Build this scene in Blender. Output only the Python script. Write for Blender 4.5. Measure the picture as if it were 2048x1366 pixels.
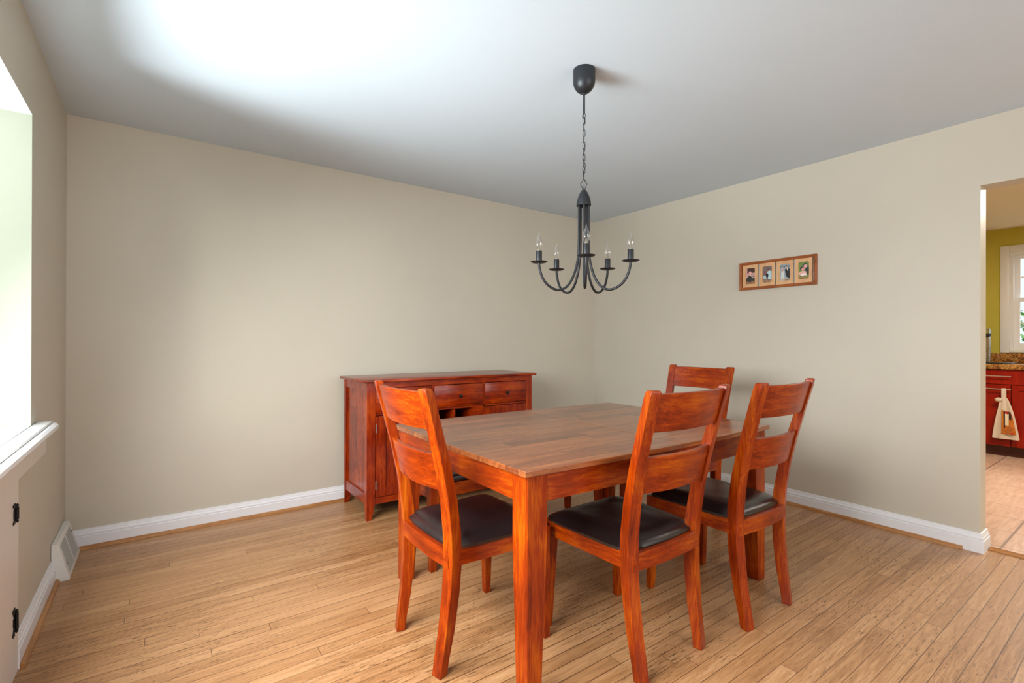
import bpy, bmesh, math, random
from mathutils import Vector, Matrix, noise
random.seed(7)
PI = math.pi
S = bpy.context.scene
for o in list(bpy.data.objects):
    bpy.data.objects.remove(o, do_unlink=True)

# ------------------------------------------------------------------ camera
F, SX, SY, YAW, PITCH, ROLL = 973.68, -7.59, -1.91, 0.6246, 0.0018, -0.0028
cam_d = bpy.data.cameras.new('camera')
cam = bpy.data.objects.new('camera', cam_d)
S.collection.objects.link(cam)
cam.location = (-3.7551, -3.6473, 1.1777)
cam_d.sensor_width = 36.0
cam_d.lens = F / 2048 * 36.0
cam_d.shift_x = -SX / 2048
cam_d.shift_y = SY / 2048
cam_d.clip_start = 0.02
_f = Vector((math.sin(YAW) * math.cos(PITCH), math.cos(YAW) * math.cos(PITCH), math.sin(PITCH)))
_r = Vector((math.cos(YAW), -math.sin(YAW), 0))
_u = _r.cross(_f)
_r2 = _r * math.cos(ROLL) - _u * math.sin(ROLL)
_u2 = _r * math.sin(ROLL) + _u * math.cos(ROLL)
m = Matrix((_r2, _u2, -_f)).transposed().to_4x4()
m.translation = cam.location
cam.matrix_world = m
S.camera = cam

# ------------------------------------------------------------------ exposure, world, daylight
vs = S.view_settings
vs.view_transform = 'Standard'
vs.look = 'None'
vs.gamma = 1.0
vs.use_curve_mapping = False
vs.exposure = 0.0
W = bpy.data.worlds.new('world')
S.world = W
W.use_nodes = True
wn = W.node_tree
wn.nodes.clear()
bg = wn.nodes.new('ShaderNodeBackground')
bg.inputs['Color'].default_value = (0.86, 0.93, 1.0, 1)
bg.inputs['Strength'].default_value = 1.1
wo = wn.nodes.new('ShaderNodeOutputWorld')
wn.links.new(bg.outputs[0], wo.inputs[0])


def area(name, loc, target, sx, sy, power, color, spread=PI):
    d = bpy.data.lights.new(name, 'AREA')
    d.shape = 'RECTANGLE'
    d.size, d.size_y = sx, sy
    d.energy = power
    d.color = color
    d.spread = spread
    o = bpy.data.objects.new(name, d)
    S.collection.objects.link(o)
    o.location = loc
    o.rotation_euler = (Vector(target) - Vector(loc)).to_track_quat('-Z', 'Y').to_euler()
    return o


# sky light through the bay window on the left, and an added unseen fill light behind the camera
area('bay_window_daylight', (-4.42, -2.28, 1.47), (-2.9, -2.2, 0.35), 1.8, 1.0, 94, (0.95, 0.98, 1.0), 2.5)
area('living_room_fill', (-1.6, -6.15, 1.45), (-1.7, 0, 1.15), 3.4, 1.7, 84, (1.0, 0.98, 0.96))
# added spot outside the bay window, makes the bright patch on the ceiling
sp_d = bpy.data.lights.new('ceiling_patch_spot', 'SPOT')
sp_d.energy = 2300
sp_d.color = (0.90, 0.96, 1.0)
sp_d.spot_size = math.radians(60)
sp_d.spot_blend = 1.0
sp_d.shadow_soft_size = 0.95
sp = bpy.data.objects.new('ceiling_patch_spot', sp_d)
S.collection.objects.link(sp)
sp.location = (-6.05, -1.45, 0.45)
sp.rotation_euler = (Vector((-3.30, -1.55, 2.44)) - Vector(sp.location)).to_track_quat('-Z', 'Y').to_euler()
# second added spot outside, puts a glow on the window jamb and back wall
sq_d = bpy.data.lights.new('back_wall_glow_spot', 'SPOT')
sq_d.energy = 280
sq_d.color = (0.92, 1.0, 0.84)
sq_d.spot_size = math.radians(26)
sq_d.spot_blend = 0.9
sq_d.shadow_soft_size = 0.45
sq = bpy.data.objects.new('back_wall_glow_spot', sq_d)
S.collection.objects.link(sq)
sq.location = (-7.0, -5.2, 1.75)
sq.rotation_euler = (Vector((-3.45, 0.0, 1.15)) - Vector(sq.location)).to_track_quat('-Z', 'Y').to_euler()
# kitchen
area('kitchen_window_daylight', (4.75, -3.2, 2.85), (2.3, -3.1, 0.5), 1.7, 1.0, 130, (1.0, 0.98, 0.93))
area('kitchen_ceiling_fill', (1.7, -3.4, 2.38), (1.7, -3.4, 0), 0.5, 0.5, 72, (1.0, 0.92, 0.82))  # added warm fill under the kitchen ceiling, no fixture there
sun_d = bpy.data.lights.new('sun', 'SUN')
sun_d.energy = 5.0
sun_d.angle = 0.02
sun_d.color = (1.0, 0.97, 0.9)
sun = bpy.data.objects.new('sun', sun_d)
S.collection.objects.link(sun)
sun.rotation_euler = Vector((0.02, 0.80, -0.52)).to_track_quat('-Z', 'Y').to_euler()


# ------------------------------------------------------------------ materials
def srgb(r, g, b):
    f = lambda c: (c / 255 / 12.92) if c / 255 <= 0.04045 else ((c / 255 + 0.055) / 1.055) ** 2.4
    return (f(r), f(g), f(b), 1)


class NT:
    def __init__(s, name):
        s.m = bpy.data.materials.new(name)
        s.m.use_nodes = True
        s.t = s.m.node_tree
        s.t.nodes.clear()
        s.out = s.n('ShaderNodeOutputMaterial')
        s.b = s.n('ShaderNodeBsdfPrincipled')
        s.l(s.b.outputs[0], s.out.inputs[0])

    def n(s, k, **kw):
        x = s.t.nodes.new(k)
        for a, b in kw.items():
            setattr(x, a, b)
        return x

    def l(s, a, b):
        s.t.links.new(a, b)

    def set(s, **kw):
        for k, v in kw.items():
            s.b.inputs[k.replace('_', ' ')].default_value = v
        return s

    def math(s, op, a, b=None, c=None, clamp=False):
        x = s.n('ShaderNodeMath', operation=op, use_clamp=clamp)
        for i, v in enumerate((a, b, c)):
            if v is None:
                continue
            if hasattr(v, 'node'):
                s.l(v, x.inputs[i])
            else:
                x.inputs[i].default_value = v
        return x.outputs[0]

    def coords(s, scale=(1, 1, 1), loc=(0, 0, 0), rot=(0, 0, 0), kind='Object'):
        tc = s.n('ShaderNodeTexCoord')
        mp = s.n('ShaderNodeMapping')
        mp.inputs['Scale'].default_value = scale
        mp.inputs['Location'].default_value = loc
        mp.inputs['Rotation'].default_value = rot
        s.l(tc.outputs[kind], mp.inputs['Vector'])
        return mp.outputs[0]

    def noise(s, vec, scale=5, detail=3, rough=0.5, dist=0.0):
        x = s.n('ShaderNodeTexNoise')
        x.inputs['Scale'].default_value = scale
        x.inputs['Detail'].default_value = detail
        x.inputs['Roughness'].default_value = rough
        x.inputs['Distortion'].default_value = dist
        s.l(vec, x.inputs['Vector'])
        return x.outputs['Fac']

    def ramp(s, fac, stops, interp='LINEAR'):
        x = s.n('ShaderNodeValToRGB')
        x.color_ramp.interpolation = interp
        e = x.color_ramp.elements
        while len(e) < len(stops):
            e.new(0.5)
        for k, (p, c) in zip(e, stops):
            k.position = p
            k.color = c
        s.l(fac, x.inputs[0])
        return x.outputs[0]

    def mix(s, fac, a, b, mode='MIX'):
        x = s.n('ShaderNodeMix', data_type='RGBA', blend_type=mode)
        for i, v in ((0, fac), (6, a), (7, b)):
            if hasattr(v, 'node'):
                s.l(v, x.inputs[i])
            else:
                x.inputs[i].default_value = v
        return x.outputs[2]

    def bump(s, h, strength=0.2, dist=0.01):
        x = s.n('ShaderNodeBump')
        x.inputs['Strength'].default_value = strength
        x.inputs['Distance'].default_value = dist
        s.l(h, x.inputs['Height'])
        s.l(x.outputs[0], s.b.inputs['Normal'])

    def color(s, v):
        if hasattr(v, 'node'):
            s.l(v, s.b.inputs['Base Color'])
        else:
            s.b.inputs['Base Color'].default_value = v
        return s


def plain(name, col, rough=0.5, metal=0.0, var=0.05, scale=8, **kw):
    n = NT(name)
    f = n.noise(n.coords(), scale, 4)
    a = tuple(max(0, c * (1 - var)) for c in col[:3]) + (1,)
    b = tuple(min(1, c * (1 + var)) for c in col[:3]) + (1,)
    n.color(n.ramp(f, [(0.3, a), (0.7, b)]))
    n.set(Roughness=rough, Metallic=metal, **kw)
    return n.m


def paint(name, col, rough=0.55, bumps=0.12, var=0.03):
    n = NT(name)
    v = n.coords()
    f = n.noise(v, 1.3, 4)
    a = tuple(c * (1 - var) for c in col[:3]) + (1,)
    b = tuple(min(1, c * (1 + var)) for c in col[:3]) + (1,)
    n.color(n.ramp(f, [(0.3, a), (0.7, b)]))
    n.set(Roughness=rough)
    h = n.noise(v, 260, 2)
    h2 = n.noise(v, 9, 3)
    n.bump(n.math('ADD', n.math('MULTIPLY', h, 0.25), h2), bumps, 0.004)
    return n.m


def wood(name, axis, dark, mid, light, rough=0.34, coat=0.12, scale=1.0, knots=True):
    """stained wood, grain running along the object's own axis"""
    n = NT(name)
    st = [22.0, 22.0, 22.0]
    st['xyz'.index(axis)] = 1.6
    info = n.n('ShaderNodeObjectInfo')
    add = n.n('ShaderNodeVectorMath', operation='ADD')
    tc = n.n('ShaderNodeTexCoord')
    cmb = n.n('ShaderNodeCombineXYZ')
    r = n.math('MULTIPLY', info.outputs['Random'], 7.0)
    for i in range(3):
        n.l(r, cmb.inputs[i])
    n.l(tc.outputs['Object'], add.inputs[0])
    n.l(cmb.outputs[0], add.inputs[1])
    mp = n.n('ShaderNodeMapping')
    mp.inputs['Scale'].default_value = [a * scale for a in st]
    n.l(add.outputs[0], mp.inputs['Vector'])
    g = n.noise(mp.outputs[0], 1.9, 4, 0.55, 0.7)
    fine = n.noise(mp.outputs[0], 11, 4, 0.65, 0.2)
    big = n.noise(add.outputs[0], 5, 2, 0.5, 0.4)
    t = n.math('ADD', n.math('MULTIPLY', g, 0.36), n.math('ADD', n.math('MULTIPLY', fine, 0.34), n.math('MULTIPLY', big, 0.32)))
    col = n.ramp(t, [(0.34, dark), (0.51, mid), (0.70, light)])
    if knots:
        vo = n.n('ShaderNodeTexVoronoi')
        vo.inputs['Scale'].default_value = 7.0
        n.l(add.outputs[0], vo.inputs['Vector'])
        k = n.ramp(vo.outputs['Distance'], [(0.0, (0.35, 0.3, 0.3, 1)), (0.10, (1, 1, 1, 1))])
        col = n.mix(0.35, col, k, 'MULTIPLY')
    n.color(col)
    n.set(Roughness=rough, Coat_Weight=coat, Coat_Roughness=0.15, Specular_IOR_Level=0.22)
    n.bump(fine, 0.06, 0.002)
    return n.m


CH = (srgb(76, 13, 0), srgb(136, 43, 0), srgb(188, 92, 4))
chair_x = wood('stained_wood_along_x', 'x', *CH)
chair_y = wood('stained_wood_along_y', 'y', *CH)
chair_z = wood('stained_wood_along_z', 'z', *CH)
SB = (srgb(58, 10, 2), srgb(130, 34, 4), srgb(178, 72, 8))
side_x = wood('cherry_wood_along_x', 'x', *SB, rough=0.26, coat=0.35)
side_z = wood('cherry_wood_along_z', 'z', *SB, rough=0.26, coat=0.35)
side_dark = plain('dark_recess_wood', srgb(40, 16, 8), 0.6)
oakf = wood('oak_trim_along_x', 'x', srgb(136, 88, 46), srgb(166, 114, 66), srgb(190, 142, 92), 0.4, 0.1, knots=False)
oaky = wood('oak_trim_along_y', 'y', srgb(136, 88, 46), srgb(166, 114, 66), srgb(190, 142, 92), 0.4, 0.1, knots=False)
oakz = wood('oak_trim_along_z', 'z', srgb(136, 88, 46), srgb(166, 114, 66), srgb(190, 142, 92), 0.4, 0.1, knots=False)
maty = wood('pale_oak_panel', 'z', srgb(190, 140, 98), srgb(208, 162, 118), srgb(222, 180, 136), 0.5, 0.05, knots=False)


def table_top_mat():
    n = NT('table_top_butcher_block')
    tc = n.n('ShaderNodeTexCoord')
    sep = n.n('ShaderNodeSeparateXYZ')
    n.l(tc.outputs['Object'], sep.inputs[0])
    row = n.math('FLOOR', n.math('DIVIDE', sep.outputs['Y'], 0.072))
    wr = n.n('ShaderNodeTexWhiteNoise', noise_dimensions='1D')
    n.l(row, wr.inputs['W'])
    seg = n.math('FLOOR', n.math('DIVIDE', n.math('ADD', sep.outputs['X'], n.math('MULTIPLY', wr.outputs['Value'], 5)), 0.42))
    cb = n.n('ShaderNodeCombineXYZ')
    n.l(row, cb.inputs[0]); n.l(seg, cb.inputs[1])
    w2 = n.n('ShaderNodeTexWhiteNoise', noise_dimensions='3D')
    n.l(cb.outputs[0], w2.inputs['Vector'])
    add = n.n('ShaderNodeVectorMath', operation='ADD')
    n.l(tc.outputs['Object'], add.inputs[0]); n.l(w2.outputs['Color'], add.inputs[1])
    mp = n.n('ShaderNodeMapping'); mp.inputs['Scale'].default_value = (1.5, 20, 20)
    n.l(add.outputs[0], mp.inputs['Vector'])
    g = n.noise(mp.outputs[0], 2.0, 5, 0.6, 0.8)
    t = n.math('ADD', n.math('MULTIPLY', g, 0.7), n.math('MULTIPLY', w2.outputs['Value'], 0.22))
    n.color(n.ramp(t, [(0.30, srgb(98, 46, 20)), (0.48, srgb(134, 72, 34)), (0.66, srgb(166, 98, 50))]))
    n.set(Roughness=0.34, Coat_Weight=0.7, Coat_Roughness=0.2, IOR=1.5)
    n.bump(g, 0.05, 0.002)
    return n.m


table_top = table_top_mat()


def floor_mat():
    n = NT('strip_oak_floor')
    tc = n.n('ShaderNodeTexCoord')
    sep = n.n('ShaderNodeSeparateXYZ')
    n.l(tc.outputs['Object'], sep.inputs[0])
    wd = 0.057
    yy = n.math('DIVIDE', n.math('ADD', sep.outputs['Y'], 20), wd)
    row = n.math('FLOOR', yy)
    fy = n.math('FRACT', yy)
    wr = n.n('ShaderNodeTexWhiteNoise', noise_dimensions='1D')
    n.l(row, wr.inputs['W'])
    xx = n.math('DIVIDE', n.math('ADD', n.math('ADD', sep.outputs['X'], 20), n.math('MULTIPLY', wr.outputs['Value'], 9)), 1.9)
    seg = n.math('FLOOR', xx)
    fx = n.math('FRACT', xx)
    cb = n.n('ShaderNodeCombineXYZ')
    n.l(row, cb.inputs[0]); n.l(seg, cb.inputs[1])
    w2 = n.n('ShaderNodeTexWhiteNoise', noise_dimensions='3D')
    n.l(cb.outputs[0], w2.inputs['Vector'])
    sc = n.n('ShaderNodeVectorMath', operation='SCALE'); sc.inputs['Scale'].default_value = 9
    n.l(w2.outputs['Color'], sc.inputs[0])
    add = n.n('ShaderNodeVectorMath', operation='ADD')
    n.l(tc.outputs['Object'], add.inputs[0]); n.l(sc.outputs[0], add.inputs[1])
    mp = n.n('ShaderNodeMapping'); mp.inputs['Scale'].default_value = (1.8, 26, 1)
    n.l(add.outputs[0], mp.inputs['Vector'])
    g = n.noise(mp.outputs[0], 1.8, 5, 0.6, 1.6)
    fine = n.noise(mp.outputs[0], 12, 3, 0.6, 0.2)
    t = n.math('ADD', n.math('ADD', n.math('MULTIPLY', g, 0.55), n.math('MULTIPLY', fine, 0.2)), n.math('ADD', n.math('MULTIPLY', w2.outputs['Value'], 0.13), 0.06))
    col = n.ramp(t, [(0.30, srgb(116, 72, 34)), (0.5, srgb(166, 120, 77)), (0.70, srgb(198, 156, 113))])
    # worn, greyer traffic areas and dark scuffs between the strips
    mpw = n.coords((1, 1.6, 1))
    worn = n.noise(mpw, 1.1, 3, 0.5)
    wornf = n.ramp(worn, [(0.42, (0, 0, 0, 1)), (0.62, (1, 1, 1, 1))])
    col = n.mix(n.math('MULTIPLY', wornf, 0.4), col, srgb(184, 140, 98))
    sm = n.n('ShaderNodeMapping'); sm.inputs['Scale'].default_value = (9, 60, 1)
    n.l(tc.outputs['Object'], sm.inputs['Vector'])
    sp = n.noise(sm.outputs[0], 2.2, 4, 0.7, 0.5)
    spm = n.ramp(sp, [(0.55, (0, 0, 0, 1)), (0.64, (1, 1, 1, 1))])
    reg = n.ramp(n.noise(n.coords((1, 1, 1), (3.1, 1.7, 0)), 1.5, 2), [(0.44, (0, 0, 0, 1)), (0.58, (1, 1, 1, 1))])
    col = n.mix(n.math('MULTIPLY', n.math('MULTIPLY', spm, reg), 0.8), col, srgb(84, 54, 28))
    edge = n.math('MINIMUM', fy, n.math('SUBTRACT', 1.0, fy))
    gy = n.math('LESS_THAN', edge, n.math('MULTIPLY', n.math('ADD', wr.outputs['Value'], 0.45), 0.026))
    ex = n.math('MINIMUM', fx, n.math('SUBTRACT', 1.0, fx))
    gx = n.math('LESS_THAN', ex, 0.0006)
    gap = n.math('MAXIMUM', gy, gx)
    col = n.mix(n.math('MULTIPLY', gap, 0.8), col, srgb(70, 36, 14))
    n.color(col)
    n.l(n.ramp(worn, [(0.3, (0.30, 0.30, 0.30, 1)), (0.7, (0.46, 0.46, 0.46, 1))]), n.b.inputs['Roughness'])
    n.set(Coat_Weight=0.12, Coat_Roughness=0.25)
    n.bump(n.math('SUBTRACT', n.math('MULTIPLY', fine, 0.2), gap), 0.25, 0.002)
    return n.m


floor_m = floor_mat()


def tile_mat():
    n = NT('kitchen_floor_tile')
    tc = n.n('ShaderNodeTexCoord')
    sep = n.n('ShaderNodeSeparateXYZ')
    n.l(tc.outputs['Object'], sep.inputs[0])
    fx = n.math('FRACT', n.math('DIVIDE', n.math('ADD', sep.outputs['X'], 4.15 - 0.9), 0.345))
    fy = n.math('FRACT', n.math('DIVIDE', n.math('ADD', sep.outputs['Y'], 20.98), 0.46))
    gx = n.math('LESS_THAN', fx, 0.018)
    gy = n.math('LESS_THAN', fy, 0.026)
    mp = n.coords((2, 16, 1))
    g = n.noise(mp, 2.5, 4, 0.6, 0.8)
    col = n.ramp(g, [(0.3, srgb(196, 156, 130)), (0.7, srgb(222, 188, 164))])
    col = n.mix(n.math('MULTIPLY', gx, 0.7), col, srgb(120, 88, 66))
    col = n.mix(gy, col, srgb(150, 128, 112))
    n.color(col)
    n.set(Roughness=0.3)
    n.bump(n.math('MAXIMUM', gx, gy), -0.2, 0.003)
    return n.m


def granite_mat():
    n = NT('speckled_granite')
    v = n.coords()
    a = n.noise(v, 55, 4, 0.7, 0.6)
    b = n.noise(v, 22, 3, 0.6)
    c1 = n.ramp(a, [(0.40, srgb(40, 20, 12)), (0.47, srgb(120, 66, 26)), (0.54, srgb(190, 130, 60)), (0.66, srgb(222, 190, 130))], 'CONSTANT')
    c2 = n.ramp(b, [(0.45, srgb(150, 100, 50)), (0.6, srgb(220, 170, 90))])
    n.color(n.mix(0.35, c1, c2))
    n.set(Roughness=0.12)
    return n.m


def towel_mat():
    n = NT('cotton_towel')
    v = n.coords((1, 1, 1))
    f = n.noise(v, 240, 2)
    n.color(n.ramp(f, [(0.3, srgb(196, 178, 158)), (0.7, srgb(228, 214, 196))]))
    n.set(Roughness=0.95)
    n.bump(f, 0.5, 0.003)
    return n.m


wall_p = paint('beige_wall_paint', srgb(192, 185, 169), 0.5)
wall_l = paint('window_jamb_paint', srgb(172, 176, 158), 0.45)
ceil_p = paint('white_ceiling_paint', srgb(198, 209, 218), 0.7, 0.10, 0.012)
trim_p = paint('white_trim_paint', srgb(224, 224, 226), 0.35, 0.05, 0.02)
cab_w = paint('cream_cabinet_paint', srgb(214, 208, 200), 0.4, 0.05, 0.02)
green_p = paint('olive_green_paint', srgb(188, 176, 66), 0.5)
kceil_p = paint('kitchen_ceiling_paint', srgb(226, 220, 212), 0.7, 0.1, 0.012)
black_m = plain('matte_black_metal', srgb(38, 40, 44), 0.42, 0.35, 0.1)
iron_m = plain('black_iron_hinge', srgb(26, 26, 28), 0.4, 0.5)
chrome_m = plain('brushed_chrome', srgb(190, 190, 192), 0.18, 1.0)
steel_m = plain('satin_steel', srgb(210, 205, 200), 0.3, 0.9)
knob_m = plain('dark_bronze_knob', srgb(36, 32, 32), 0.25, 0.6)
blackp = plain('black_plastic', srgb(24, 24, 26), 0.35)
vent_m = plain('white_enamel_vent', srgb(222, 221, 216), 0.4, 0.0, 0.02)
slot_m = plain('vent_slot', srgb(168, 168, 162), 0.6)
tile_w = plain('white_glazed_tile', srgb(206, 210, 208), 0.15, 0.0, 0.05, 3)
grout_m = plain('tile_grout', srgb(150, 150, 140), 0.8)
red_z = wood('red_stained_cabinet_door', 'z', srgb(120, 14, 2), srgb(146, 24, 4), srgb(166, 38, 8), 0.35, 0.08, knots=False)
kick_m = plain('dark_toe_kick', srgb(70, 24, 14), 0.5)
kit_floor = tile_mat()
granite = granite_mat()
towel_m = towel_mat()
bulb_base = plain('bulb_collar_metal', srgb(190, 180, 160), 0.3, 0.9)


def leather_mat():
    n = NT('dark_brown_leather')
    v = n.coords()
    f = n.noise(v, 5, 3)
    n.color(n.ramp(f, [(0.3, srgb(24, 17, 17)), (0.7, srgb(38, 27, 28))]))
    h = n.n('ShaderNodeTexVoronoi'); h.inputs['Scale'].default_value = 420
    n.l(v, h.inputs['Vector'])
    wr = n.noise(v, 14, 3, 0.6, 0.6)
    n.set(Roughness=0.27, Specular_IOR_Level=0.6)
    n.bump(n.math('ADD', n.math('MULTIPLY', h.outputs['Distance'], 0.25), n.math('MULTIPLY', wr, 0.7)), 0.28, 0.004)
    return n.m


leather = leather_mat()


def glass_mat(name, tint=(1, 1, 1, 1), refl=0.12):
    m = bpy.data.materials.new(name)
    m.use_nodes = True
    t = m.node_tree
    t.nodes.clear()
    o = t.nodes.new('ShaderNodeOutputMaterial')
    tr = t.nodes.new('ShaderNodeBsdfTransparent'); tr.inputs[0].default_value = tint
    gl = t.nodes.new('ShaderNodeBsdfGlossy'); gl.inputs['Roughness'].default_value = 0.02
    lw = t.nodes.new('ShaderNodeLayerWeight'); lw.inputs['Blend'].default_value = refl
    mx = t.nodes.new('ShaderNodeMixShader')
    t.links.new(lw.outputs['Facing'], mx.inputs[0])
    t.links.new(tr.outputs[0], mx.inputs[1]); t.links.new(gl.outputs[0], mx.inputs[2])
    t.links.new(mx.outputs[0], o.inputs[0])
    return m


pane_glass = glass_mat('window_glass', (0.98, 1, 0.99, 1), 0.06)
bulb_glass = glass_mat('clear_bulb_glass', (0.97, 0.97, 0.97, 1), 0.38)


# ------------------------------------------------------------------ mesh helpers
def nb():
    return bmesh.new()


def box(bm, x0, x1, y0, y1, z0, z1, M=None, bev=0.0, seg=2):
    vs_ = [bm.verts.new((x, y, z)) for x in (x0, x1) for y in (y0, y1) for z in (z0, z1)]
    idx = [(0, 1, 3, 2), (4, 6, 7, 5), (0, 4, 5, 1), (2, 3, 7, 6), (0, 2, 6, 4), (1, 5, 7, 3)]
    fs = [bm.faces.new([vs_[i] for i in f]) for f in idx]
    if bev > 0:
        es = list({e for f in fs for e in f.edges})
        r = bmesh.ops.bevel(bm, geom=es, offset=bev, segments=seg, affect='EDGES', profile=0.5)
        vs_ = list({v for f in r['faces'] for v in f.verts} | {v for v in vs_ if v.is_valid})
    if M is not None:
        bmesh.ops.transform(bm, matrix=M, verts=[v for v in vs_ if v.is_valid])
    return bm


def loft(bm, rings, cap=True, closed=True):
    rv = [[bm.verts.new(p) for p in r] for r in rings]
    k = len(rv[0])
    for a, b in zip(rv, rv[1:]):
        for i in range(k if closed else k - 1):
            j = (i + 1) % k
            bm.faces.new((a[i], a[j], b[j], b[i]))
    if cap:
        bm.faces.new(list(reversed(rv[0])))
        bm.faces.new(rv[-1])
    return bm


def tube(bm, pts, r, sides=10, cap=True):
    pts = [Vector(p) for p in pts]
    rings = []
    ref = None
    for i, p in enumerate(pts):
        t = (pts[min(i + 1, len(pts) - 1)] - pts[max(i - 1, 0)]).normalized()
        if ref is None:
            ref = t.orthogonal().normalized()
        ref = (ref - t * ref.dot(t)).normalized()
        b = t.cross(ref)
        rr = r[i] if isinstance(r, (list, tuple)) else r
        rings.append([p + (ref * math.cos(a) + b * math.sin(a)) * rr for a in (2 * PI * k / sides for k in range(sides))])
    return loft(bm, rings, cap)


def ring(bm, c, R, r, axis='x', sx=1.0, sz=1.0, n=20, sides=7):
    """closed link around c; sx, sz stretch it in its own plane"""
    rings = []
    for k in range(n):
        a = 2 * PI * k / n
        u, v = math.cos(a) * R * sx, math.sin(a) * R * sz
        d = Vector((math.cos(a), math.sin(a))).normalized()
        rr = []
        for j in range(sides):
            b = 2 * PI * j / sides
            w, h = r * math.cos(b), r * math.sin(b)
            U, V = u + d.x * w, v + d.y * w
            rr.append(Vector((h, U, V)) + Vector(c) if axis == 'x' else Vector((U, h, V)) + Vector(c))
        rings.append([bm.verts.new(p) for p in rr])
    for k in range(n):
        a, b = rings[k], rings[(k + 1) % n]
        for j in range(sides):
            i = (j + 1) % sides
            bm.faces.new((a[j], a[i], b[i], b[j]))
    return bm


def lathe(bm, prof, c=(0, 0, 0), seg=32):
    rings = [[Vector((c[0] + max(r, 1e-5) * math.cos(2 * PI * k / seg), c[1] + max(r, 1e-5) * math.sin(2 * PI * k / seg), c[2] + z)) for k in range(seg)] for r, z in prof]
    return loft(bm, rings, True)


def prism(bm, poly, ax, a0, a1, M=None):
    """extrude a 2D polygon along axis ax ('x': poly is (y,z); 'y': (x,z); 'z': (x,y))"""
    def P(u, v, w):
        return {'x': (w, u, v), 'y': (u, w, v), 'z': (u, v, w)}[ax]
    r0 = [Vector(P(u, v, a0)) for u, v in poly]
    r1 = [Vector(P(u, v, a1)) for u, v in poly]
    n0 = len(bm.verts)
    loft(bm, [r0, r1])
    if M is not None:
        bm.verts.ensure_lookup_table()
        bmesh.ops.transform(bm, matrix=M, verts=bm.verts[n0:])
    return bm


def obj(name, bm, mat, parent=None, loc=None, smooth=30, bev=0.0, bseg=2, sub=0):
    bmesh.ops.recalc_face_normals(bm, faces=bm.faces)
    me = bpy.data.meshes.new(name)
    bm.to_mesh(me)
    bm.free()
    mats = mat if isinstance(mat, (list, tuple)) else [mat]
    for q in mats:
        me.materials.append(q)
    o = bpy.data.objects.new(name, me)
    S.collection.objects.link(o)
    if parent is not None:
        o.parent = parent
    if loc is not None:
        o.location = loc
    if bev > 0:
        b = o.modifiers.new('bevel', 'BEVEL')
        b.width = bev
        b.segments = bseg
        b.limit_method = 'ANGLE'
        b.angle_limit = math.radians(32)
        b.harden_normals = True
    if sub:
        s = o.modifiers.new('sub', 'SUBSURF')
        s.levels = s.render_levels = sub
    if smooth:
        for p in me.polygons:
            p.use_smooth = True
        me.set_sharp_from_angle(angle=math.radians(smooth))
    return o


def thing(name, label, cat, loc=(0, 0, 0), rz=0.0, group=None):
    o = bpy.data.objects.new(name, None)
    S.collection.objects.link(o)
    o.location = loc
    o.rotation_euler = (0, 0, rz)
    o.empty_display_size = 0.1
    return tag(o, label, cat, group)


def tag(o, label, cat, group=None):
    o['label'] = label
    o['category'] = cat
    if group:
        o['group'] = group
    return o


def struct(name, bm, mat, label=None, cat=None, **kw):
    o = obj(name, bm, mat, **kw)
    o['kind'] = 'structure'
    if label:
        o['label'] = label
    o['category'] = cat or name.split('_')[0]
    return o


def copy_tree(o, parent=None):
    c = o.copy()
    S.collection.objects.link(c)
    if parent is not None:
        c.parent = parent
    for ch in list(o.children):
        copy_tree(ch, c)
    return c


# ------------------------------------------------------------------ room shell
H = 2.44
XL = -4.169
T = 0.13
# dining and living room floor
bm = nb(); box(bm, XL - 0.02, 0.03, -6.4, 0.02, -0.06, 0.0)
struct('floor', bm, floor_m, 'worn honey oak strip floor of the dining room', 'floor', smooth=0)
bm = nb(); box(bm, XL - T, T, -6.5, T, H, H + 0.1)
# faint sagging seam in the plaster
struct('ceiling', bm, ceil_p, 'smooth white painted dining room ceiling', 'ceiling', smooth=0)
bm = nb(); box(bm, XL - T, T, 0, T, 0, H)
struct('wall_back', bm, wall_p, 'long beige wall behind the sideboard', 'wall', smooth=0)
# right wall with the doorway opening
DY, DZ, DY2 = -2.979, 2.062, -3.90
bm = nb()
box(bm, 0, T, DY, 0, 0, H)
box(bm, 0, T, DY2, DY, DZ, H)
box(bm, 0, T, -6.4, DY2, 0, H)
bmesh.ops.remove_doubles(bm, verts=bm.verts, dist=1e-4)
struct('wall_right', bm, wall_p, 'beige wall with the picture frame and the kitchen doorway', 'wall', smooth=0)
# left wall with the bay window opening
WY0, WY1, WZ0, WZ1 = -0.913, -3.35, 0.80, 2.095
bm = nb()
box(bm, XL - T, XL, WY0, 0.0, 0, H)
box(bm, XL - T, XL, WY1, WY0, WZ1, H)
box(bm, XL - T, XL, WY1, WY0, 0, WZ0)
box(bm, XL - T, XL, -6.4, WY1, 0, H)
struct('wall_left', bm, wall_p, 'beige window wall on the left', 'wall', smooth=0)
# wall behind the camera
bm = nb()
box(bm, XL - T, T, -6.5, -6.4, 0, H)
struct('wall_front', bm, wall_p, None, 'wall', smooth=0)

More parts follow.
